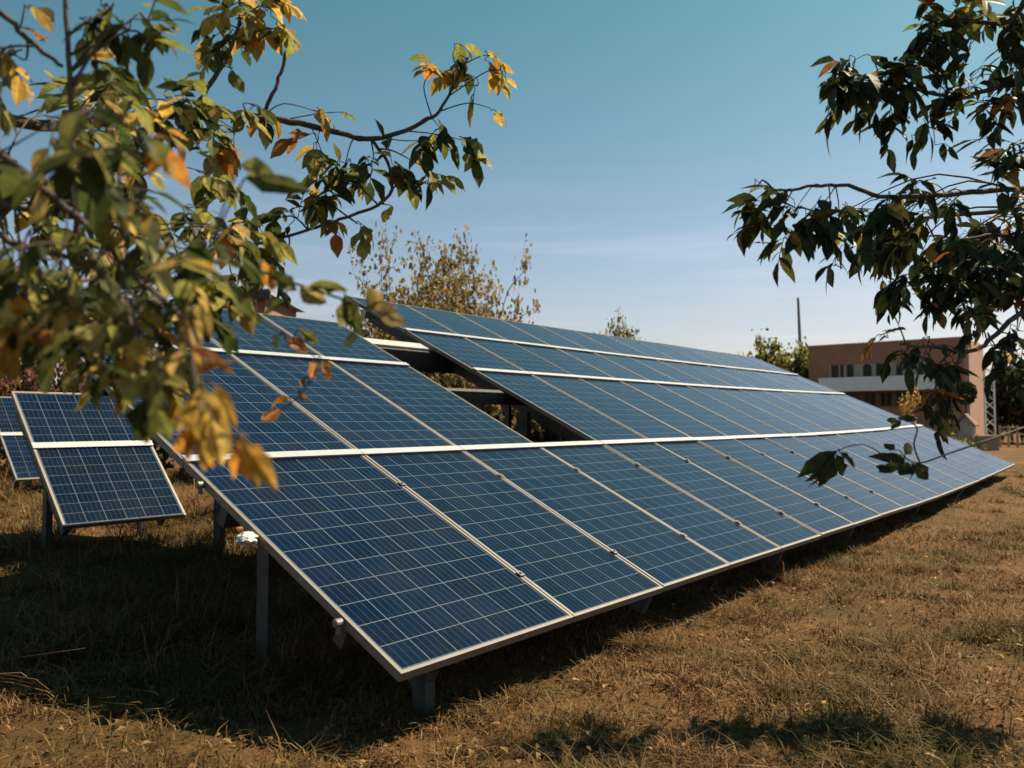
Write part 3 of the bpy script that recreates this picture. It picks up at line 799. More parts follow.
# nearer leaves over the top edge of the array
heroes(ltree, [at(200, 258, 1.3), at(250, 268, 1.42), at(300, 285, 1.5), at(345, 300, 1.5), at(372, 310, 1.5)], 0.0035, 0.002, [
    (345, 295, 360, 335, 1.5, 22, GREEN[3]), (350, 300, 338, 330, 1.5, 20, OLIVE[1]), (370, 305, 415, 325, 1.5, 22, (0.34, 0.24, 0.10)), (368, 305, 385, 288, 1.5, 18, Y1), (365, 308, 400, 303, 1.5, 14, O3_), (300, 288, 330, 305, 1.5, 22, O3_), (310, 285, 350, 290, 1.5, 20, OLIVE[1]), (270, 275, 300, 290, 1.45, 22, GREEN[3]),
    (262, 262, 268, 292, 1.45, 18, Y4), (272, 268, 276, 296, 1.45, 16, Y2), (240, 268, 205, 250, 1.35, 20, O1), (285, 300, 260, 315, 1.5, 14, GREEN[0]),
    (355, 330, 345, 352, 1.55, 12, GREEN[2]), (240, 165, 285, 180, 1.3, 22, OLIVE[1]), (245, 178, 318, 190, 1.3, 24, GREEN[3])])
heroes(ltree, [at(255, 300, 1.9), at(262, 320, 1.9), at(300, 345, 1.9), at(318, 365, 1.9), at(300, 395, 1.9), at(278, 412, 1.9)], 0.002, 0.0012, [
    (318, 362, 306, 382, 1.9, 14, RUST[0]), (322, 360, 332, 382, 1.9, 13, RUST[2]), (305, 378, 300, 388, 1.9, 10, RUST[1]), (290, 398, 262, 405, 1.9, 12, RUST[2]), (282, 410, 254, 424, 1.9, 12, RUST[0]), (298, 392, 308, 402, 1.9, 9, RUST[1]), (285, 340, 312, 352, 1.9, 16, RUST[0]), (280, 335, 268, 352, 1.9, 12, GREEN[2]), (300, 330, 322, 345, 1.9, 12, OLIVE[1])])
# leafy limb filling the left side behind the near leaves
fillc = []
fr = random.Random(5)
for (cx, cy, sxx, syy, n_) in ((60, 110, 70, 30, 9), (150, 130, 60, 40, 10), (60, 225, 70, 50, 13), (150, 220, 60, 50, 13), (60, 285, 60, 30, 10), (140, 300, 60, 35, 10), (15, 250, 25, 60, 7), (205, 245, 40, 30, 5)):
    for _ in range((n_ + 2) // 3):
        fillc.append(cl_(cx + fr.uniform(-sxx, sxx), cy + fr.uniform(-syy, syy), fr.uniform(1.9, 2.6), 0.10, 4, 6, 0.078, LP if fr.random() < .6 else (LPG if fr.random() < .6 else LPY)))
limb(ltree, [tj(1.8), at(-80, 200, 2.0), at(0, 205, 2.05), at(60, 215, 2.1), at(120, 230, 2.15), at(190, 262, 2.2)], 0.013, 0.004, fillc, LP, M['leaf'], M['bark'])
# drooping limb with olive leaves over the left end of the array
OLP = [(4, OLIVE), (2, GREEN), (2, YELL)]
limb(ltree, [tj(1.6), at(-60, 235, 1.75), at(20, 245, 1.75), at(80, 262, 1.75), at(130, 290, 1.72), at(158, 330, 1.7)], 0.009, 0.003, [
    cl_(60, 275, 1.75, 0.09, 3, 5, 0.07, OLP), cl_(95, 285, 1.75, 0.09, 4, 5, 0.07, OLP), cl_(120, 305, 1.72, 0.09, 4, 5, 0.07, OLP), cl_(150, 300, 1.7, 0.09, 4, 5, 0.07, OLP), cl_(175, 300, 1.68, 0.08, 3, 5, 0.07, LPG), cl_(110, 335, 1.72, 0.08, 3, 5, 0.07, OLP), cl_(140, 345, 1.7, 0.08, 4, 5, 0.07, OLP), cl_(165, 350, 1.7, 0.08, 3, 5, 0.07, LPG), cl_(150, 375, 1.7, 0.07, 3, 4, 0.07, OLP), cl_(120, 375, 1.7, 0.06, 2, 4, 0.065, OLP),
    cl_(20, 270, 1.75, 0.09, 4, 5, 0.07, OLP), cl_(10, 295, 1.75, 0.08, 3, 5, 0.07, LPY), cl_(30, 310, 1.75, 0.07, 3, 4, 0.07, LPY), cl_(70, 320, 1.75, 0.06, 2, 4, 0.07, LPG), cl_(195, 290, 1.7, 0.08, 3, 5, 0.07, OLP), cl_(225, 285, 1.75, 0.07, 3, 4, 0.07, OLP), cl_(190, 250, 1.75, 0.09, 3, 5, 0.07, OLP), cl_(90, 355, 1.72, 0.06, 2, 4, 0.06, [(2, RUST), (3, OLIVE)])], OLP, M['leaf'], M['bark'])
# off-picture crown above the trunk
limb(ltree, [tj(2.6), tb + Vector((-0.3, 0.3, 3.3)), tb + Vector((-0.7, 0.5, 3.9))], 0.03, 0.008, [(tb + Vector((-0.4 + rnd.uniform(-.6, .5), 0.4 + rnd.uniform(-.5, .6), 3.3 + rnd.uniform(-.6, .9))), 0.2, 4, 6, 0.09) for _ in range(14)], LP, M['leaf'], M['bark'])

# ---- tree at the right
LEAFW = 0.19
RP = [(8, DKG), (3, GREEN), (1, OLIVE), (0.2, RUST), (0.25, YELL)]
RPY = [(4, DKG), (2, OLIVE), (2, YELL)]
rb = Vector((3.35, 3.5, gz(3.35, 3.5)))
rtree = empty('tree', rb, 'dark leaved tree reaching in from the right edge in front of the terracotta building', 'tree', 'trees framing the view')
tm = MB()
rpath = smooth_path([rb + Vector((0, 0, -0.1)), rb + Vector((-0.03, 0, 0.7)), rb + Vector((0.04, -0.03, 1.4)), rb + Vector((-0.02, 0.05, 2.1)), rb + Vector((0.06, 0.1, 2.9)), rb + Vector((0.2, 0.2, 3.8))], 5)
tm.tube(rpath, [0.14 - 0.11 * i / (len(rpath) - 1) + (0.05 * max(0, 1 - i / 3)) for i in range(len(rpath))], 12)
tm.build('trunk', M['bark'], rtree, smooth=True)
def rj(h): return min(rpath, key=lambda p: abs(p.z - h)).copy()
LL = 0.107
limb(rtree, [rj(2.2), at(1090, 188, 3.3), at(1024, 189, 3.2), at(980, 192, 3.15), at(935, 195, 3.1), at(880, 196, 3.05), at(848, 186, 3.05), at(815, 186, 3.0), at(780, 190, 3.0), at(762, 180, 3.0)], 0.015, 0.0035, [
    cl_(755, 178, 3.0, 0.08, 1, 4, LL * .8), cl_(752, 205, 3.0, 0.10, 4, 5, LL), cl_(770, 215, 3.0, 0.11, 4, 5, LL), cl_(795, 210, 3.0, 0.11, 4, 5, LL), cl_(790, 240, 3.0, 0.09, 3, 5, LL), cl_(820, 205, 3.0, 0.10, 4, 5, LL), cl_(825, 228, 3.0, 0.08, 3, 4, LL), cl_(850, 245, 3.0, 0.10, 1, 5, LL * .9), cl_(865, 255, 3.0, 0.06, 1, 3, LL * .8), cl_(835, 265, 3.0, 0.03, 1, 2, LL * .8),
    cl_(890, 200, 3.05, 0.11, 4, 5, LL), cl_(905, 215, 3.1, 0.13, 5, 5, LL), cl_(920, 180, 3.1, 0.11, 4, 5, LL), cl_(900, 240, 3.1, 0.11, 4, 5, LL), cl_(930, 215, 3.1, 0.12, 4, 5, LL), cl_(915, 265, 3.1, 0.11, 4, 5, LL), cl_(950, 200, 3.1, 0.07, 3, 5, LL * .7, RPY), cl_(895, 285, 3.1, 0.09, 4, 5, LL * .9)], RP, M['leafdark'], M['bark'])
limb(rtree, [rj(3.2), at(1075, 60, 3.2), at(1010, 85, 3.1), at(950, 95, 3.1), at(900, 85, 3.05), at(860, 75, 3.05), at(840, 72, 3.0)], 0.012, 0.0035, [
    cl_(848, 72, 3.0, 0.08, 4, 5, LL), cl_(842, 90, 3.0, 0.09, 3, 4, LL), cl_(855, 60, 3.0, 0.09, 3, 5, LL), cl_(860, 85, 3.05, 0.11, 5, 5, LL), cl_(885, 75, 3.05, 0.11, 5, 5, LL), cl_(900, 90, 3.05, 0.11, 5, 5, LL), cl_(880, 100, 3.05, 0.10, 4, 4, LL), cl_(915, 65, 3.05, 0.09, 4, 5, LL), cl_(905, 112, 3.1, 0.09, 3, 4, LL), cl_(930, 115, 3.1, 0.08, 3, 4, LL * .9), cl_(950, 90, 3.1, 0.11, 4, 5, LL), cl_(970, 80, 3.1, 0.11, 4, 5, LL * .8), cl_(985, 105, 3.1, 0.10, 4, 5, LL * .8), cl_(955, 110, 3.1, 0.07, 3, 4, LL * .7, RPY), cl_(1005, 95, 3.1, 0.10, 4, 5, LL), cl_(890, 135, 3.1, 0.06, 1, 4, LL * .8), cl_(915, 135, 3.1, 0.07, 1, 4, LL * .8), cl_(935, 145, 3.1, 0.06, 1, 2, LL * .8)], RP, M['leafdark'], M['bark'])
limb(rtree, [rj(3.6), at(1060, -20, 3.15), at(1010, 20, 3.1), at(960, 20, 3.1), at(925, 15, 3.1)], 0.016, 0.004, [
    cl_(935, 20, 3.1, 0.13, 6, 5, LL), cl_(960, 10, 3.1, 0.13, 6, 5, LL), cl_(945, 40, 3.1, 0.10, 4, 4, LL), cl_(985, 12, 3.1, 0.11, 5, 5, LL, RPY), cl_(1005, 30, 3.1, 0.11, 4, 5, LL), cl_(1018, 60, 3.1, 0.12, 5, 5, LL), cl_(917, 35, 3.1, 0.06, 1, 3, LL), cl_(970, 45, 3.1, 0.06, 3, 3, LL * .8), cl_(1015, 8, 3.1, 0.11, 4, 5, LL)], RP, M['leafdark'], M['bark'])
limb(rtree, [rj(2.4), at(1080, 225, 3.25), at(1035, 240, 3.2), at(995, 235, 3.15), at(960, 240, 3.1)], 0.016, 0.004, [
    cl_(960, 245, 3.1, 0.13, 8, 6, LL * .85), cl_(985, 255, 3.15, 0.14, 9, 6, LL * .85), cl_(1010, 240, 3.15, 0.14, 9, 6, LL * .85), cl_(970, 275, 3.1, 0.13, 8, 6, LL * .85), cl_(1000, 285, 3.15, 0.13, 8, 6, LL * .85), cl_(940, 270, 3.1, 0.11, 7, 5, LL * .85), cl_(945, 295, 3.1, 0.09, 6, 5, LL * .8), cl_(1018, 270, 3.1, 0.11, 7, 5, LL * .8), cl_(1015, 215, 3.1, 0.11, 6, 5, LL * .8), cl_(1020, 150, 3.1, 0.13, 8, 5, LL), cl_(1000, 175, 3.1, 0.09, 5, 5, LL * .9), cl_(975, 300, 3.1, 0.08, 5, 5, LL * .8, RPY)], RP, M['leafdark'], M['bark'])
limb(rtree, [rj(1.75), at(1080, 280, 3.1), at(1022, 312, 3.0), at(995, 335, 2.95), at(975, 350, 2.9), at(935, 348, 2.85), at(900, 344, 2.8)], 0.014, 0.004, [
    cl_(884, 334, 2.8, 0.06, 2, 5, LL * .75), cl_(905, 352, 2.8, 0.07, 3, 4, LL * .75), cl_(930, 352, 2.85, 0.08, 3, 4, LL * .75), cl_(935, 375, 2.85, 0.09, 4, 5, LL * .8), cl_(932, 400, 2.85, 0.09, 3, 5, LL * .8), cl_(940, 415, 2.85, 0.07, 3, 4, LL * .7), cl_(945, 360, 2.85, 0.08, 3, 4, LL * .7), cl_(975, 325, 2.9, 0.07, 4, 5, LL * .7), cl_(995, 345, 2.95, 0.10, 5, 5, LL * .75), cl_(1010, 365, 2.95, 0.10, 5, 5, LL * .75), cl_(1018, 330, 3.0, 0.09, 4, 5, LL * .75), cl_(925, 340, 2.85, 0.06, 1, 3, LL * .7, RPY)], RP, M['leafdark'], M['bark'])
# the low shoot lying across the far panels
def rheroes(pts, r0, r1, leaves):
    wood = MB(); lf = newleafmb()
    path = smooth_path([Vector(p) for p in pts]); n = len(path)
    wood.tube(path, [r0 + (r1 - r0) * i / (n - 1) for i in range(n)], 7)
    for h in leaves:
        a = at(h[0], h[1], h[4]); q = min(path, key=lambda p: (p - a).length)
        if (q - a).length > 0.008:
            wood.tube(smooth_path([q, q.lerp(a, .5) + Vector((0, 0, .01)), a], 3), [0.002] * 7, 5)
        hero(lf, *h)
    wo = wood.build('branch', M['bark'], rtree, smooth=True)
    lf.build('foliage', M['leafdark'], wo)
D1, D2, D3 = DKG[1], DKG[2], (0.045, 0.055, 0.022)
YR = 2.6
rheroes([rj(1.2), at(1090, 400, 2.9), at(1030, 425, 2.75), at(985, 441, YR), at(950, 453, YR), at(920, 463, YR), at(905, 458, YR)], 0.0045, 0.0022, [
    (905, 455, 912, 440, YR, 12, D1), (905, 460, 867, 455, YR, 14, D1), (903, 462, 885, 452, YR, 13, D2), (905, 460, 878, 475, YR, 14, D2), (908, 462, 900, 478, YR, 16, D1), (911, 463, 914, 482, YR, 16, D2), (915, 464, 932, 482, YR, 14, D3), (895, 450, 882, 443, YR, 9, D2), (892, 470, 874, 466, YR, 9, D1)])
rheroes([at(920, 463, YR), at(914, 445, YR), at(917, 428, YR), at(905, 420, YR), at(893, 422, YR)], 0.003, 0.002, [
    (900, 420, 890, 432, YR, 9, D1), (912, 421, 896, 416, YR, 8, D2), (905, 420, 920, 417, YR, 8, D1), (898, 421, 885, 420, YR, 7, D3)])
rheroes([at(893, 462, YR), at(868, 446, YR), at(850, 446, YR), at(836, 452, YR)], 0.002, 0.0015, [
    (836, 452, 795, 478, YR, 17, D1), (834, 453, 808, 490, YR, 13, D2), (834, 456, 822, 494, YR, 15, D1), (836, 455, 846, 478, YR, 16, D2), (840, 453, 859, 468, YR, 13, D3), (830, 457, 815, 495, YR, 9, D2)])
# crown beyond the right edge of the picture
offc = []
for (x_, y_, n_) in ((2.15, 4.45, 4), (2.62, 4.46, 5), (3.1, 4.46, 5), (3.6, 4.5, 5), (1.9, 4.4, 2)):
    for _ in range(n_):
        offc.append((Vector((x_ + rnd.uniform(-.16, .16), y_ + rnd.uniform(-.12, .12), 2.42 + rnd.uniform(-.12, .12))), 0.13, 5, 7, 0.12))
limb(rtree, [rj(2.3), rb + Vector((0.05, 0.4, 2.5)), rb + Vector((-.5, .72, 2.5)), rb + Vector((-1.3, 0.76, 2.42))], 0.03, 0.008, offc, RP, M['leafdark'], M['bark'])

# ------------------------------------------------------------------ far trees and shrubs
def crown_tree(name, base, height, spread, label, cat, pal, nleaf, leafsize, trunk_h, n_limbs=7, group=None, dense=1.0, seed=1, mat='leaf', bark='greybark', upright=0.5, fill=0.3, nch=3):
    global rnd
    keep = rnd; rnd = random.Random(seed)
    base = Vector(base); base.z = gz(base.x, base.y)
    t = empty(name, base, label, cat, group)
    wood = MB(); lf = newleafmb()
    tips = []
    th = trunk_h
    def grow(p, d, ln, r, lev):
        pts = [p.copy()]; q = p.copy(); n = 5
        for k in range(n):
            d = (d + rv() * 0.16 + Vector((0, 0, 0.07 * upright))).normalized()
            q = q + d * ln / n; pts.append(q.copy())
        wood.tube(pts, [r * (1 - 0.65 * k / n) for k in range(n + 1)], 6 if lev < 2 else 4, cap=False)
        if lev >= 1: tips.extend(pts[2:])
        if lev < 3:
            for k in range(nch):
                a = pts[rnd.randint(2, n)]
                dd = (d * upright + rv() * 0.9 + Vector((0, 0, 0.2))).normalized()
                grow(a, dd, ln * rnd.uniform(0.5, 0.75), r * 0.45, lev + 1)
    top = base + Vector((rnd.uniform(-.1, .1), rnd.uniform(-.1, .1), th))
    r0 = height * 0.024
    wood.tube([base - Vector((0, 0, .1)), base.lerp(top, .5) + rv() * .02 * height * .3, top], [r0 * 1.4, r0 * 1.1, r0], 8)
    for k in range(n_limbs):
        a = 2 * math.pi * (k + rnd.random() * .6) / n_limbs
        el = rnd.uniform(0.25, 1.25)
        d = Vector((math.cos(a) * spread / height * 1.6, math.sin(a) * spread / height * 1.6, 0.35 + el * upright))
        d.normalize()
        ln = (height - th) * rnd.uniform(0.42, 0.62)
        grow(top - Vector((0, 0, rnd.random() * th * 0.3)), d, ln, r0 * 0.6, 0)
    # keep the crown inside its height and spread
    for k in range(nleaf):
        p = rnd.choice(tips)
        p = p + rv() * rnd.random() * height * 0.03 * (1 + fill)
        s = leafsize * rnd.uniform(0.6, 1.4)
        d = rv() + Vector((0, 0, -0.3))
        add_leaf(lf, p, d, rv(), s, s * 0.7, pick(pal), 0.3, 0.2)
    Z = sorted(v[2] for v in lf.v)[int(len(lf.v) * .996)] - base.z
    rr_ = sorted(math.hypot(v[0] - base.x, v[1] - base.y) for v in lf.v)[int(len(lf.v) * .97)]
    kz, kr = height / Z, spread / 2 / rr_
    for q in (wood, lf):
        q.v = [(base.x + (v[0] - base.x) * kr, base.y + (v[1] - base.y) * kr, base.z + (v[2] - base.z) * kz) for v in q.v]
    tr = wood.build('trunk', M[bark], t, smooth=True)
    lf.build('crown', M[mat], t)
    rnd = keep
    return t

TAN = [(0.24, 0.175, 0.085), (0.19, 0.145, 0.07), (0.28, 0.19, 0.08), (0.20, 0.13, 0.06)]
SHB = [(0.085, 0.075, 0.03), (0.12, 0.09, 0.04), (0.07, 0.07, 0.03), (0.16, 0.10, 0.05)]
RED = [(0.20, 0.085, 0.05), (0.16, 0.075, 0.045), (0.24, 0.12, 0.06)]
p = at(443, 420, 21)
crown_tree('tree', (p.x, p.y, 0), 5.75, 5.0, 'sparse tree with thin brown autumn leaves rising behind the big solar array', 'tree', [(6, TAN), (2, OLIVE), (.3, RUST)], 15000, 0.135, 1.3, 17, seed=6, upright=0.5, fill=0.8, nch=4)
p = at(606, 420, 30)
crown_tree('tree', (p.x, p.y, 0), 5.0, 2.4, 'small olive tree top peeping over the middle of the solar array ridge', 'tree', [(3, OLIVE), (2, SHB)], 3600, 0.17, 1.8, 7, seed=9, upright=0.8, fill=.8, nch=4)
p = at(770, 420, 44)
crown_tree('tree', (p.x, p.y, 0), 5.3, 5.0, 'rounded olive green tree behind the right end of the solar array ridge', 'tree', [(3, OLIVE), (1, GREEN)], 9000, 0.26, 1.5, 10, seed=12, fill=2, nch=4)
p = at(794, 420, 43)
crown_tree('tree', (p.x, p.y, 0), 5.0, 2.5, 'bushy yellowish green tree beside the left corner of the terracotta building', 'tree', [(3, OLIVE), (1, GREEN), (1, SHB)], 7000, 0.22, 1.2, 10, seed=15, fill=2, nch=4)

shrubs = [ # px, Y, height, spread, palette, label
    (20, 17, 3.5, 3.4, [(5, RED), (1, SHB)], 'reddish brown autumn shrub at the left edge behind the small solar arrays'),
    (78, 18, 2.9, 3.0, [(4, SHB), (1, RED)], 'olive brown shrub behind the small solar array that stands alone'),
    (135, 17, 2.3, 2.6, [(3, SHB), (2, GREEN)], 'dark green shrub in the gap between the small and the big solar array'),
    (415, 15.0, 2.35, 2.4, [(4, TAN), (2, SHB)], 'tan leaved shrub seen through the top of the open bay of the big array'),
    (462, 15.5, 2.25, 2.4, [(3, TAN), (3, SHB)], 'brown leaved shrub seen through the middle of the open bay of the big array'),
    (512, 15.0, 1.9, 2.4, [(1, TAN), (4, SHB)], 'dark olive shrub in the lower part of the open bay of the big array'),
    (560, 15.5, 1.7, 2.4, [(3, SHB), (2, GREEN)], 'low green shrub at the bottom corner of the open bay of the big array'),
    (345, 18, 2.3, 3.0, [(3, SHB), (2, TAN)], 'brownish shrub behind the upper left panels of the big array'),
]
for k, (px, Y, h, sp, pal, lab) in enumerate(shrubs):
    p = at(px, 420, Y)
    crown_tree('shrub', (p.x, p.y, 0), h, sp, lab, 'shrub', pal, 5200, 0.12, 0.25, 11, 'shrubs behind the solar arrays', seed=30 + k, upright=0.55, fill=1.5)

# ------------------------------------------------------------------ building at the right
CB = at(965, 420, 37); CB.z = gz(CB.x, CB.y)
AB = math.atan2(-0.66, 0.75)
BM = Matrix.Translation(CB) @ Matrix.Rotation(AB, 4, 'Z')      # local x along the front (0 = right corner, negative to the left), local y into the building
bld = empty('building', CB, 'flat roofed terracotta building with a white balcony band beyond the solar array', 'building', rz=AB)
def bx(name, mat, boxes, parent=bld):
    m = MB()
    for b in boxes: m.box(*b, BM)
    return m.build(name, mat, parent)
ray = at(810, 384, 1) - at(512, 384, 1)
def fx(px):
    """distance along the front at which that pixel column meets it"""
    u = (px - 512) / FPX / math.cos(PITCH)
    dx, dy = math.cos(AB), math.sin(AB)
    return (u * CB.y - CB.x) / (dx - u * dy)
def fz(py, px=880):
    x = fx(px); y = CB.y + math.sin(AB) * x
    return at(px, py, y).z - CB.z
WL = fx(809); HT = fz(343, 880)
z1, z2, z3, z4 = fz(363), fz(377), fz(391), fz(407)
xw0, xw1 = fx(829), fx(934)
D_ = 3.1
# front wall built round its openings, sides, back, roof
bx('wall', M['terra'], [(WL, 0, -0.3, xw0, 0.3, HT), (xw1, 0, -0.3, 0, 0.3, HT), (xw0, 0, z1, xw1, 0.3, HT), (xw0, 0, z3 - 0.02, xw1, 0.3, z2), (xw0, 0, -0.3, xw1, 0.3, z4),
   (WL, 0.3, -0.3, WL + 0.3, D_, HT), (-0.3, 0.3, -0.3, 0, D_, HT), (WL + .3, D_ - 0.3, -0.3, -.3, D_, HT)])
bx('roof', M['roofgrey'], [(WL + 0.3, 0.3, HT - 0.35, -0.3, D_ - 0.3, HT - 0.2)])
bx('parapet_cap', M['terra_light'], [(WL - 0.04, -0.05, HT, 0.04, 0.35, HT + 0.07)])
bx('corner_pier', M['terra_light'], [(0.003, 0.0, -0.3, 0.22, D_ * 0.95, HT - 0.12)])
bx('balcony', M['white'], [(fx(824), -0.75, z3, xw1 + 0.25, -0.005, z2)])
bx('interior_back', M['dark'], [(xw0, 0.9, z4, xw1, 0.95, z1)])
def window(xa, xb, za, zb, mull=0, arch=False):
    m = MB(); t = 0.055
    m.box(xa, 0.04, za, xb, 0.14, za + t, BM); m.box(xa, 0.04, zb - t, xb, 0.14, zb, BM)
    m.box(xa, 0.04, za + t, xa + t, 0.14, zb - t, BM); m.box(xb - t, 0.04, za + t, xb, 0.14, zb - t, BM)
    for k in range(mull):
        c = xa + (xb - xa) * (k + 1) / (mull + 1)
        m.box(c - t / 2, 0.05, za + t, c + t / 2, 0.13, zb - t, BM)
    f = m.build('window', M['wood'], bld)
    g = MB(); g.box(xa + t, 0.085, za + t, xb - t, 0.095, zb - t, BM); g.build('pane', M['winglass'], f)
    if arch:
        a = MB(); n = 8; c = (xa + xb) / 2; r = (xb - xa) / 2
        for k in range(n):
            for sgn in (0,):
                a0 = math.pi * k / n; a1 = math.pi * (k + 1) / n
                P = [(c + r * math.cos(a0), zb - r + r * math.sin(a0)), (c + r * math.cos(a1), zb - r + r * math.sin(a1))]
                q = [BM @ Vector((x_, y_, z_)) for y_ in (0.01, 0.035) for (x_, z_) in ((P[0][0], P[0][1]), (P[0][0], zb + .005), (P[1][0], zb + .005), (P[1][0], P[1][1]))]
                a.box8(q)
        a.build('arch', M['beige'], f)
wins = [(831, 839, 0, 0), (840, 844, 0, 0), (846.5, 854, 0, 0), (863, 872, 0, 1), (876, 883, 0, 0), (885, 890, 0, 0), (896, 903, 0, 1), (905, 911, 0, 0), (918, 924, 0, 1), (926, 932, 0, 1)]
prev = 829
sur = MB()
for (a, b, ml, ar) in wins:
    window(fx(a), fx(b), z2 + 0.003, z1 - 0.003, ml, ar)
    sur.box(fx(prev), 0.02, z2, fx(a), 0.2, z1, BM); prev = b
sur.box(fx(prev), 0.02, z2, xw1, 0.2, z1, BM)
sur.build('window_piers', M['beige'], bld)
sur = MB(); prev = 829
for (a, b) in ((833, 846), (849, 860), (863, 876), (879, 892), (895, 908), (911, 922), (924, 932)):
    window(fx(a), fx(b), z4 + 0.003, z3 - 0.023, 1)
    sur.box(fx(prev), 0.03, z4, fx(a), 0.2, z3 - .02, BM); prev = b
sur.box(fx(prev), 0.03, z4, xw1, 0.2, z3 - .02, BM)
sur.build('lower_window_piers', M['wood'], bld)

# tall thin pole left of the building
p = at(802, 420, 48); g0 = gz(p.x, p.y)
pm = MB(); zt = at(802, 299, 48).z
pm.tube([Vector((p.x, p.y, g0 - .2)), Vector((p.x, p.y, (g0 + zt) / 2)), Vector((p.x - .12, p.y, zt))], [0.13, 0.11, 0.07], 10)
pm.tube([Vector((p.x - .12, p.y, zt)), Vector((p.x - .12, p.y, zt + .12))], [0.09, 0.02], 8)
tag(pm.build('pole', M['poleg'], loc=(p.x, p.y, g0)), 'tall slim grey pole standing left of the terracotta building', 'pole')

# white lattice mast and low brick wall by the building's right corner
p = at(990, 420, 33); g0 = gz(p.x, p.y)
mast = empty('lattice_mast', (p.x, p.y, g0), 'white lattice mast beside the right corner of the terracotta building', 'mast')
ztop = at(990, 362, 33).z
for dx, dy in ((-0.2, 0), (0.2, 0), (0.0, 0.3)):
    m = MB(); m.tube([Vector((p.x + dx, p.y + dy, g0 - .2)), Vector((p.x + dx, p.y + dy, ztop))], [0.035, 0.035], 8)
    m.build('leg', M['whitepole'], mast)
m = MB(); k = 0; z = g0 + 0.2
while z < ztop - 0.4:
    s = -1 if k % 2 else 1
    m.tube([Vector((p.x - .2 * s, p.y, z)), Vector((p.x + .2 * s, p.y, z + .35))], [0.016, 0.016], 5)
    m.tube([Vector((p.x + .2 * s, p.y, z)), Vector((p.x, p.y + .3, z + .35))], [0.016, 0.016], 5)
    z += 0.35; k += 1
m.build('bracing', M['whitepole'], mast)
def brick_mat():
    m, t, b, l = nmat('weathered_brickwork')
    N = t.nodes.new
    tc = N('ShaderNodeTexCoord'); br = N('ShaderNodeTexBrick'); br.inputs['Scale'].default_value = 4
    br.inputs['Color1'].default_value = (0.27, 0.15, 0.11, 1); br.inputs['Color2'].default_value = (0.20, 0.12, 0.09, 1); br.inputs['Mortar'].default_value = (0.3, 0.27, 0.24, 1)
    mp_ = N('ShaderNodeMapping'); mp_.inputs['Rotation'].default_value = (R(90), 0, 0)
    l(tc.outputs['Object'], mp_.inputs[0]); l(mp_.outputs[0], br.inputs['Vector']); l(br.outputs[0], b.inputs['Base Color']); b.inputs['Roughness'].default_value = 0.95
    return m
M['brick'] = brick_mat()
a, b = at(979, 445, 31), at(999, 445, 31.4)
m = MB(); g0 = gz(a.x, a.y)
dx = (b - a).normalized(); dx.z = 0; dy = Vector((-dx.y, dx.x, 0))
hw = at(985, 437, 31).z - g0
m.box8([Vector((a.x, a.y, g0 - .2)), Vector((b.x, b.y, g0 - .2)), Vector((b.x, b.y, g0 - .2)) + dy * .3, Vector((a.x, a.y, g0 - .2)) + dy * .3,
        Vector((a.x, a.y, g0 + hw)), Vector((b.x, b.y, g0 + hw)), Vector((b.x, b.y, g0 + hw)) + dy * .3, Vector((a.x, a.y, g0 + hw)) + dy * .3])
wl = empty('low_wall', (a.x, a.y, g0), 'low brick wall at the foot of the white lattice mast', 'wall')
m.build('brickwork', M['brick'], wl)
m = MB(); e = 0.03
m.box8([Vector((a.x, a.y, g0 + hw + .003)) - dx * e - dy * e, Vector((b.x, b.y, g0 + hw + .003)) + dx * e - dy * e, Vector((b.x, b.y, g0 + hw + .003)) + dx * e + dy * (.3 + e), Vector((a.x, a.y, g0 + hw + .003)) - dx * e + dy * (.3 + e),
        Vector((a.x, a.y, g0 + hw + .06)) - dx * e - dy * e, Vector((b.x, b.y, g0 + hw + .06)) + dx * e - dy * e, Vector((b.x, b.y, g0 + hw + .06)) + dx * e + dy * (.3 + e), Vector((a.x, a.y, g0 + hw + .06)) - dx * e + dy * (.3 + e)])
m.build('coping', M['terra_light'], wl)

# wire fence with pale posts at the right
fa, fb = at(1000, 440, 36), at(1075, 440, 33)
g0 = gz(fa.x, fa.y)
fen = empty('fence', (fa.x, fa.y, g0), 'low wire fence on pale posts under the dark trees at the right edge', 'fence')
for k in range(9):
    q = fa.lerp(fb, k / 8); m = MB(); z0 = gz(q.x, q.y)
    m.box(q.x - .035, q.y - .035, z0 - .2, q.x + .035, q.y + .035, z0 + 0.95); m.build('post', M['terra_light'], fen)
m = MB()
for zz in (0.25, 0.55, 0.85):
    m.tube([Vector((fa.x, fa.y - .045, g0 + zz)), Vector((fb.x, fb.y - .045, gz(fb.x, fb.y) + zz))], [0.012, 0.012], 5)
m.build('wire', M['galv'], fen)

# trees behind the fence
for k, (px, Y, h, lab) in enumerate(((1012, 42, 4.6, 'dense dark tree behind the wire fence right of the lattice mast'), (1060, 40, 5.2, 'dense dark tree at the far right edge behind the wire fence'))):
    p = at(px, 420, Y)
    crown_tree('tree', (p.x, p.y, 0), h, 3.6, lab, 'tree', [(4, DKG), (3, GREEN), (1, OLIVE)], 9000, 0.28, 0.4, 10, 'dark trees behind the fence', seed=60 + k, fill=4)
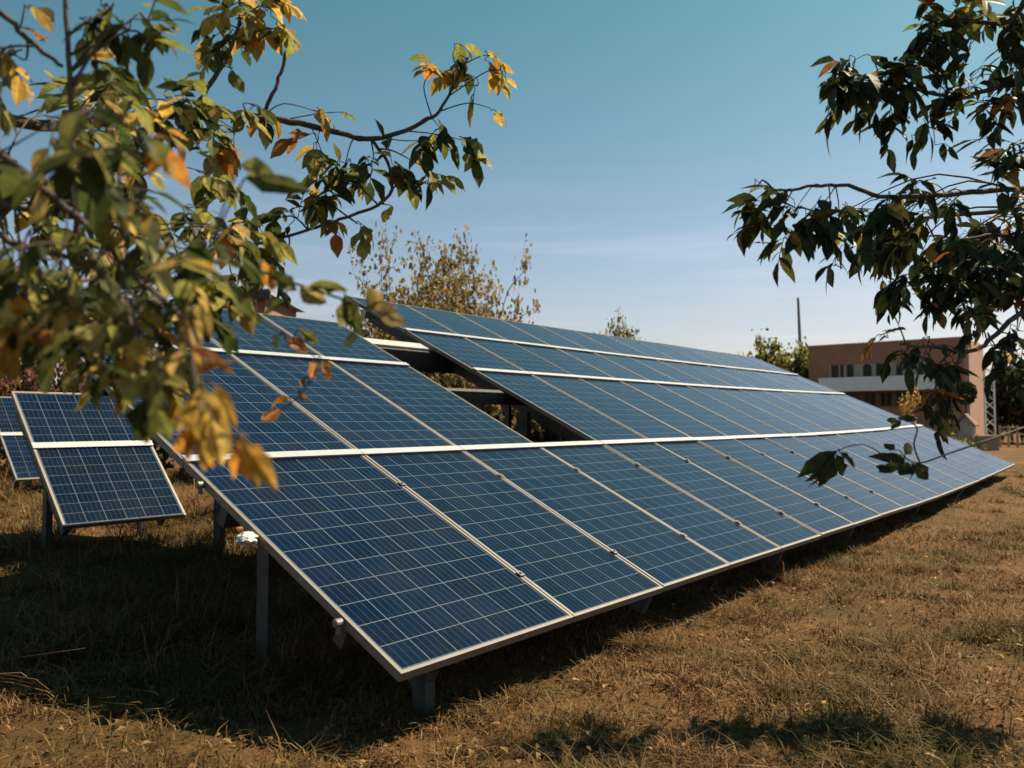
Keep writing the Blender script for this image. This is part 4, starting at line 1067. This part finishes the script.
# young yellow tree and ball shaped bush before the front
p = at(911, 420, 31)
crown_tree('young_tree', (p.x, p.y, 0), 2.5, 1.0, 'thin young tree with orange yellow leaves before the white balcony band', 'tree', [(4, YELL), (1, RUST)], 520, 0.10, 0.7, 5, seed=71, upright=1.0)
p = at(944, 420, 33)
crown_tree('shrub', (p.x, p.y, 0), 2.4, 1.1, 'dark upright shrub against the right part of the terracotta front', 'shrub', [(4, DKG), (2, GREEN)], 1200, 0.13, 0.3, 6, seed=73, upright=1.1)
p = at(966, 420, 34)
bt = empty('ball_tree', (p.x, p.y, gz(p.x, p.y)), 'dark green clipped ball tree on a bare stem at the building corner', 'tree')
m = MB(); zc = at(966, 393, 34).z
m.tube([Vector((p.x, p.y, bt.location.z - .1)), Vector((p.x + .03, p.y, (zc + bt.location.z) / 2)), Vector((p.x, p.y, zc))], [0.05, 0.04, 0.03], 7)
m.build('trunk', M['bark'], bt, smooth=True)
lf = newleafmb()
for k in range(1500):
    v = rv(); q = Vector((p.x, p.y, zc)) + Vector((v.x * .40, v.y * .40, v.z * .46)) * (0.7 + 0.3 * rnd.random())
    add_leaf(lf, q, v + rv() * .8, rv(), 0.10, 0.07, pick([(4, DKG), (1, GREEN)]))
lf.build('crown', M['leafdark'], bt)
# little gabled kiosk below it
p = at(967, 440, 32); g0 = gz(p.x, p.y)
ki = empty('kiosk', (p.x, p.y, g0), 'little gabled wooden shelter at the foot of the terracotta building', 'kiosk', rz=AB)
KM = Matrix.Translation((p.x, p.y, g0)) @ Matrix.Rotation(AB, 4, 'Z')
zt = at(967, 414, 32).z - g0; zw = at(967, 424, 32).z - g0
m = MB(); m.box(-.26, -.2, -.1, .26, .3, zw, KM)
m.poly([KM @ Vector(q) for q in ((-.26, -.2, zw), (.26, -.2, zw), (0, -.2, zt - .05))]); m.poly([KM @ Vector(q) for q in ((.26, .3, zw), (-.26, .3, zw), (0, .3, zt - .05))])
m.build('cabin', M['roofgrey'], ki)
m = MB()
for s in (-1, 1):
    q = [(0, -.3, zt - .045), (0, .4, zt - .045), (s * .36, .4, zw - .09), (s * .36, -.3, zw - .09)]
    m.box8([KM @ Vector(v) for v in q] + [KM @ (Vector(v) + Vector((0, 0, .06))) for v in q])
m.build('roof', M['wood'], ki)

# low green hedge running along behind the far edge of the array
p = at(945, 430, 27)
hd = newleafmb(); hw_ = MB()
for k in range(1400):
    t = rnd.random(); c = at(905, 430, 28).lerp(at(965, 440, 25), t); c.z = gz(c.x, c.y)
    q = c + Vector((rnd.gauss(0, .25), rnd.gauss(0, .25), abs(rnd.gauss(0.25, .22))))
    add_leaf(hd, q, rv() + Vector((0, 0, .5)), rv(), 0.14, 0.09, pick([(3, GREEN), (2, OLIVE)]))
for k in range(26):
    c = at(905, 430, 28).lerp(at(965, 440, 25), k / 25); z = gz(c.x, c.y)
    hw_.tube([Vector((c.x, c.y, z - .05)), Vector((c.x + rnd.uniform(-.1, .1), c.y, z + .5))], [0.012, 0.005], 5)
c = at(935, 430, 26.5)
hedge = empty('hedge', (c.x, c.y, gz(c.x, c.y)), 'low straggly green hedge between the far end of the array and the building', 'hedge')
hw_.build('stems', M['bark'], hedge); hd.build('foliage', M['leaf'], hedge)

# far wood along the horizon
keep_ = rnd; rnd = random.Random(90)
fw_ = newleafmb()
for k in range(16000):
    a = R(rnd.uniform(-75, 80)); d = rnd.uniform(120, 150)
    x, y = d * math.sin(a), d * math.cos(a)
    top = 3.6 + 1.4 * math.sin(a * 23) + 1.1 * math.sin(a * 61 + 1) + 0.7 * math.sin(a * 140)
    add_leaf(fw_, Vector((x, y, rnd.random() ** .7 * max(1.5, top))), rv(), rv(), 1.5, 1.1, pick([(3, SHB), (2, GREEN), (1, OLIVE), (1, TAN)]))
tag(fw_.build('far_wood', M['leaf']), 'low distant wood along the horizon beyond the field', 'wood', kind='stuff')
rnd = keep_
# shed with a dark eave behind the top left of the array
sc = at(235, 420, 15.5); sg = gz(sc.x, sc.y)
shed = empty('shed', (sc.x, sc.y, sg), 'shed with grey sheet roof and dark eave peeping over the big solar array', 'shed')
zr = at(230, 294, 15).z; zp = at(230, 281, 15).z
x0, x1 = at(196, 300, 15).x, at(270, 300, 15).x
m = MB(); m.box(x0 + .15, 15.2, sg - .2, x1 - .15, 17.4, zr); m.build('wall', M['brickred'], shed)
m = MB(); m.box8([Vector((x0, 15.0, zr + .003)), Vector((x1, 15.0, zr + .003)), Vector((x1, 17.6, zr + .003)), Vector((x0, 17.6, zr + .003)), Vector((x0, 15.0, zr + .10)), Vector((x1, 15.0, zr + .10)), Vector((x1 - .5, 17.6, zr + .24)), Vector((x0 + .3, 17.6, zr + .24))]); m.build('roof', M['roofgrey'], shed)
m = MB(); m.box(x0 - .02, 14.93, zr - .10, x1 + .02, 14.995, zr + .06); m.build('eave', M['dark'], shed)
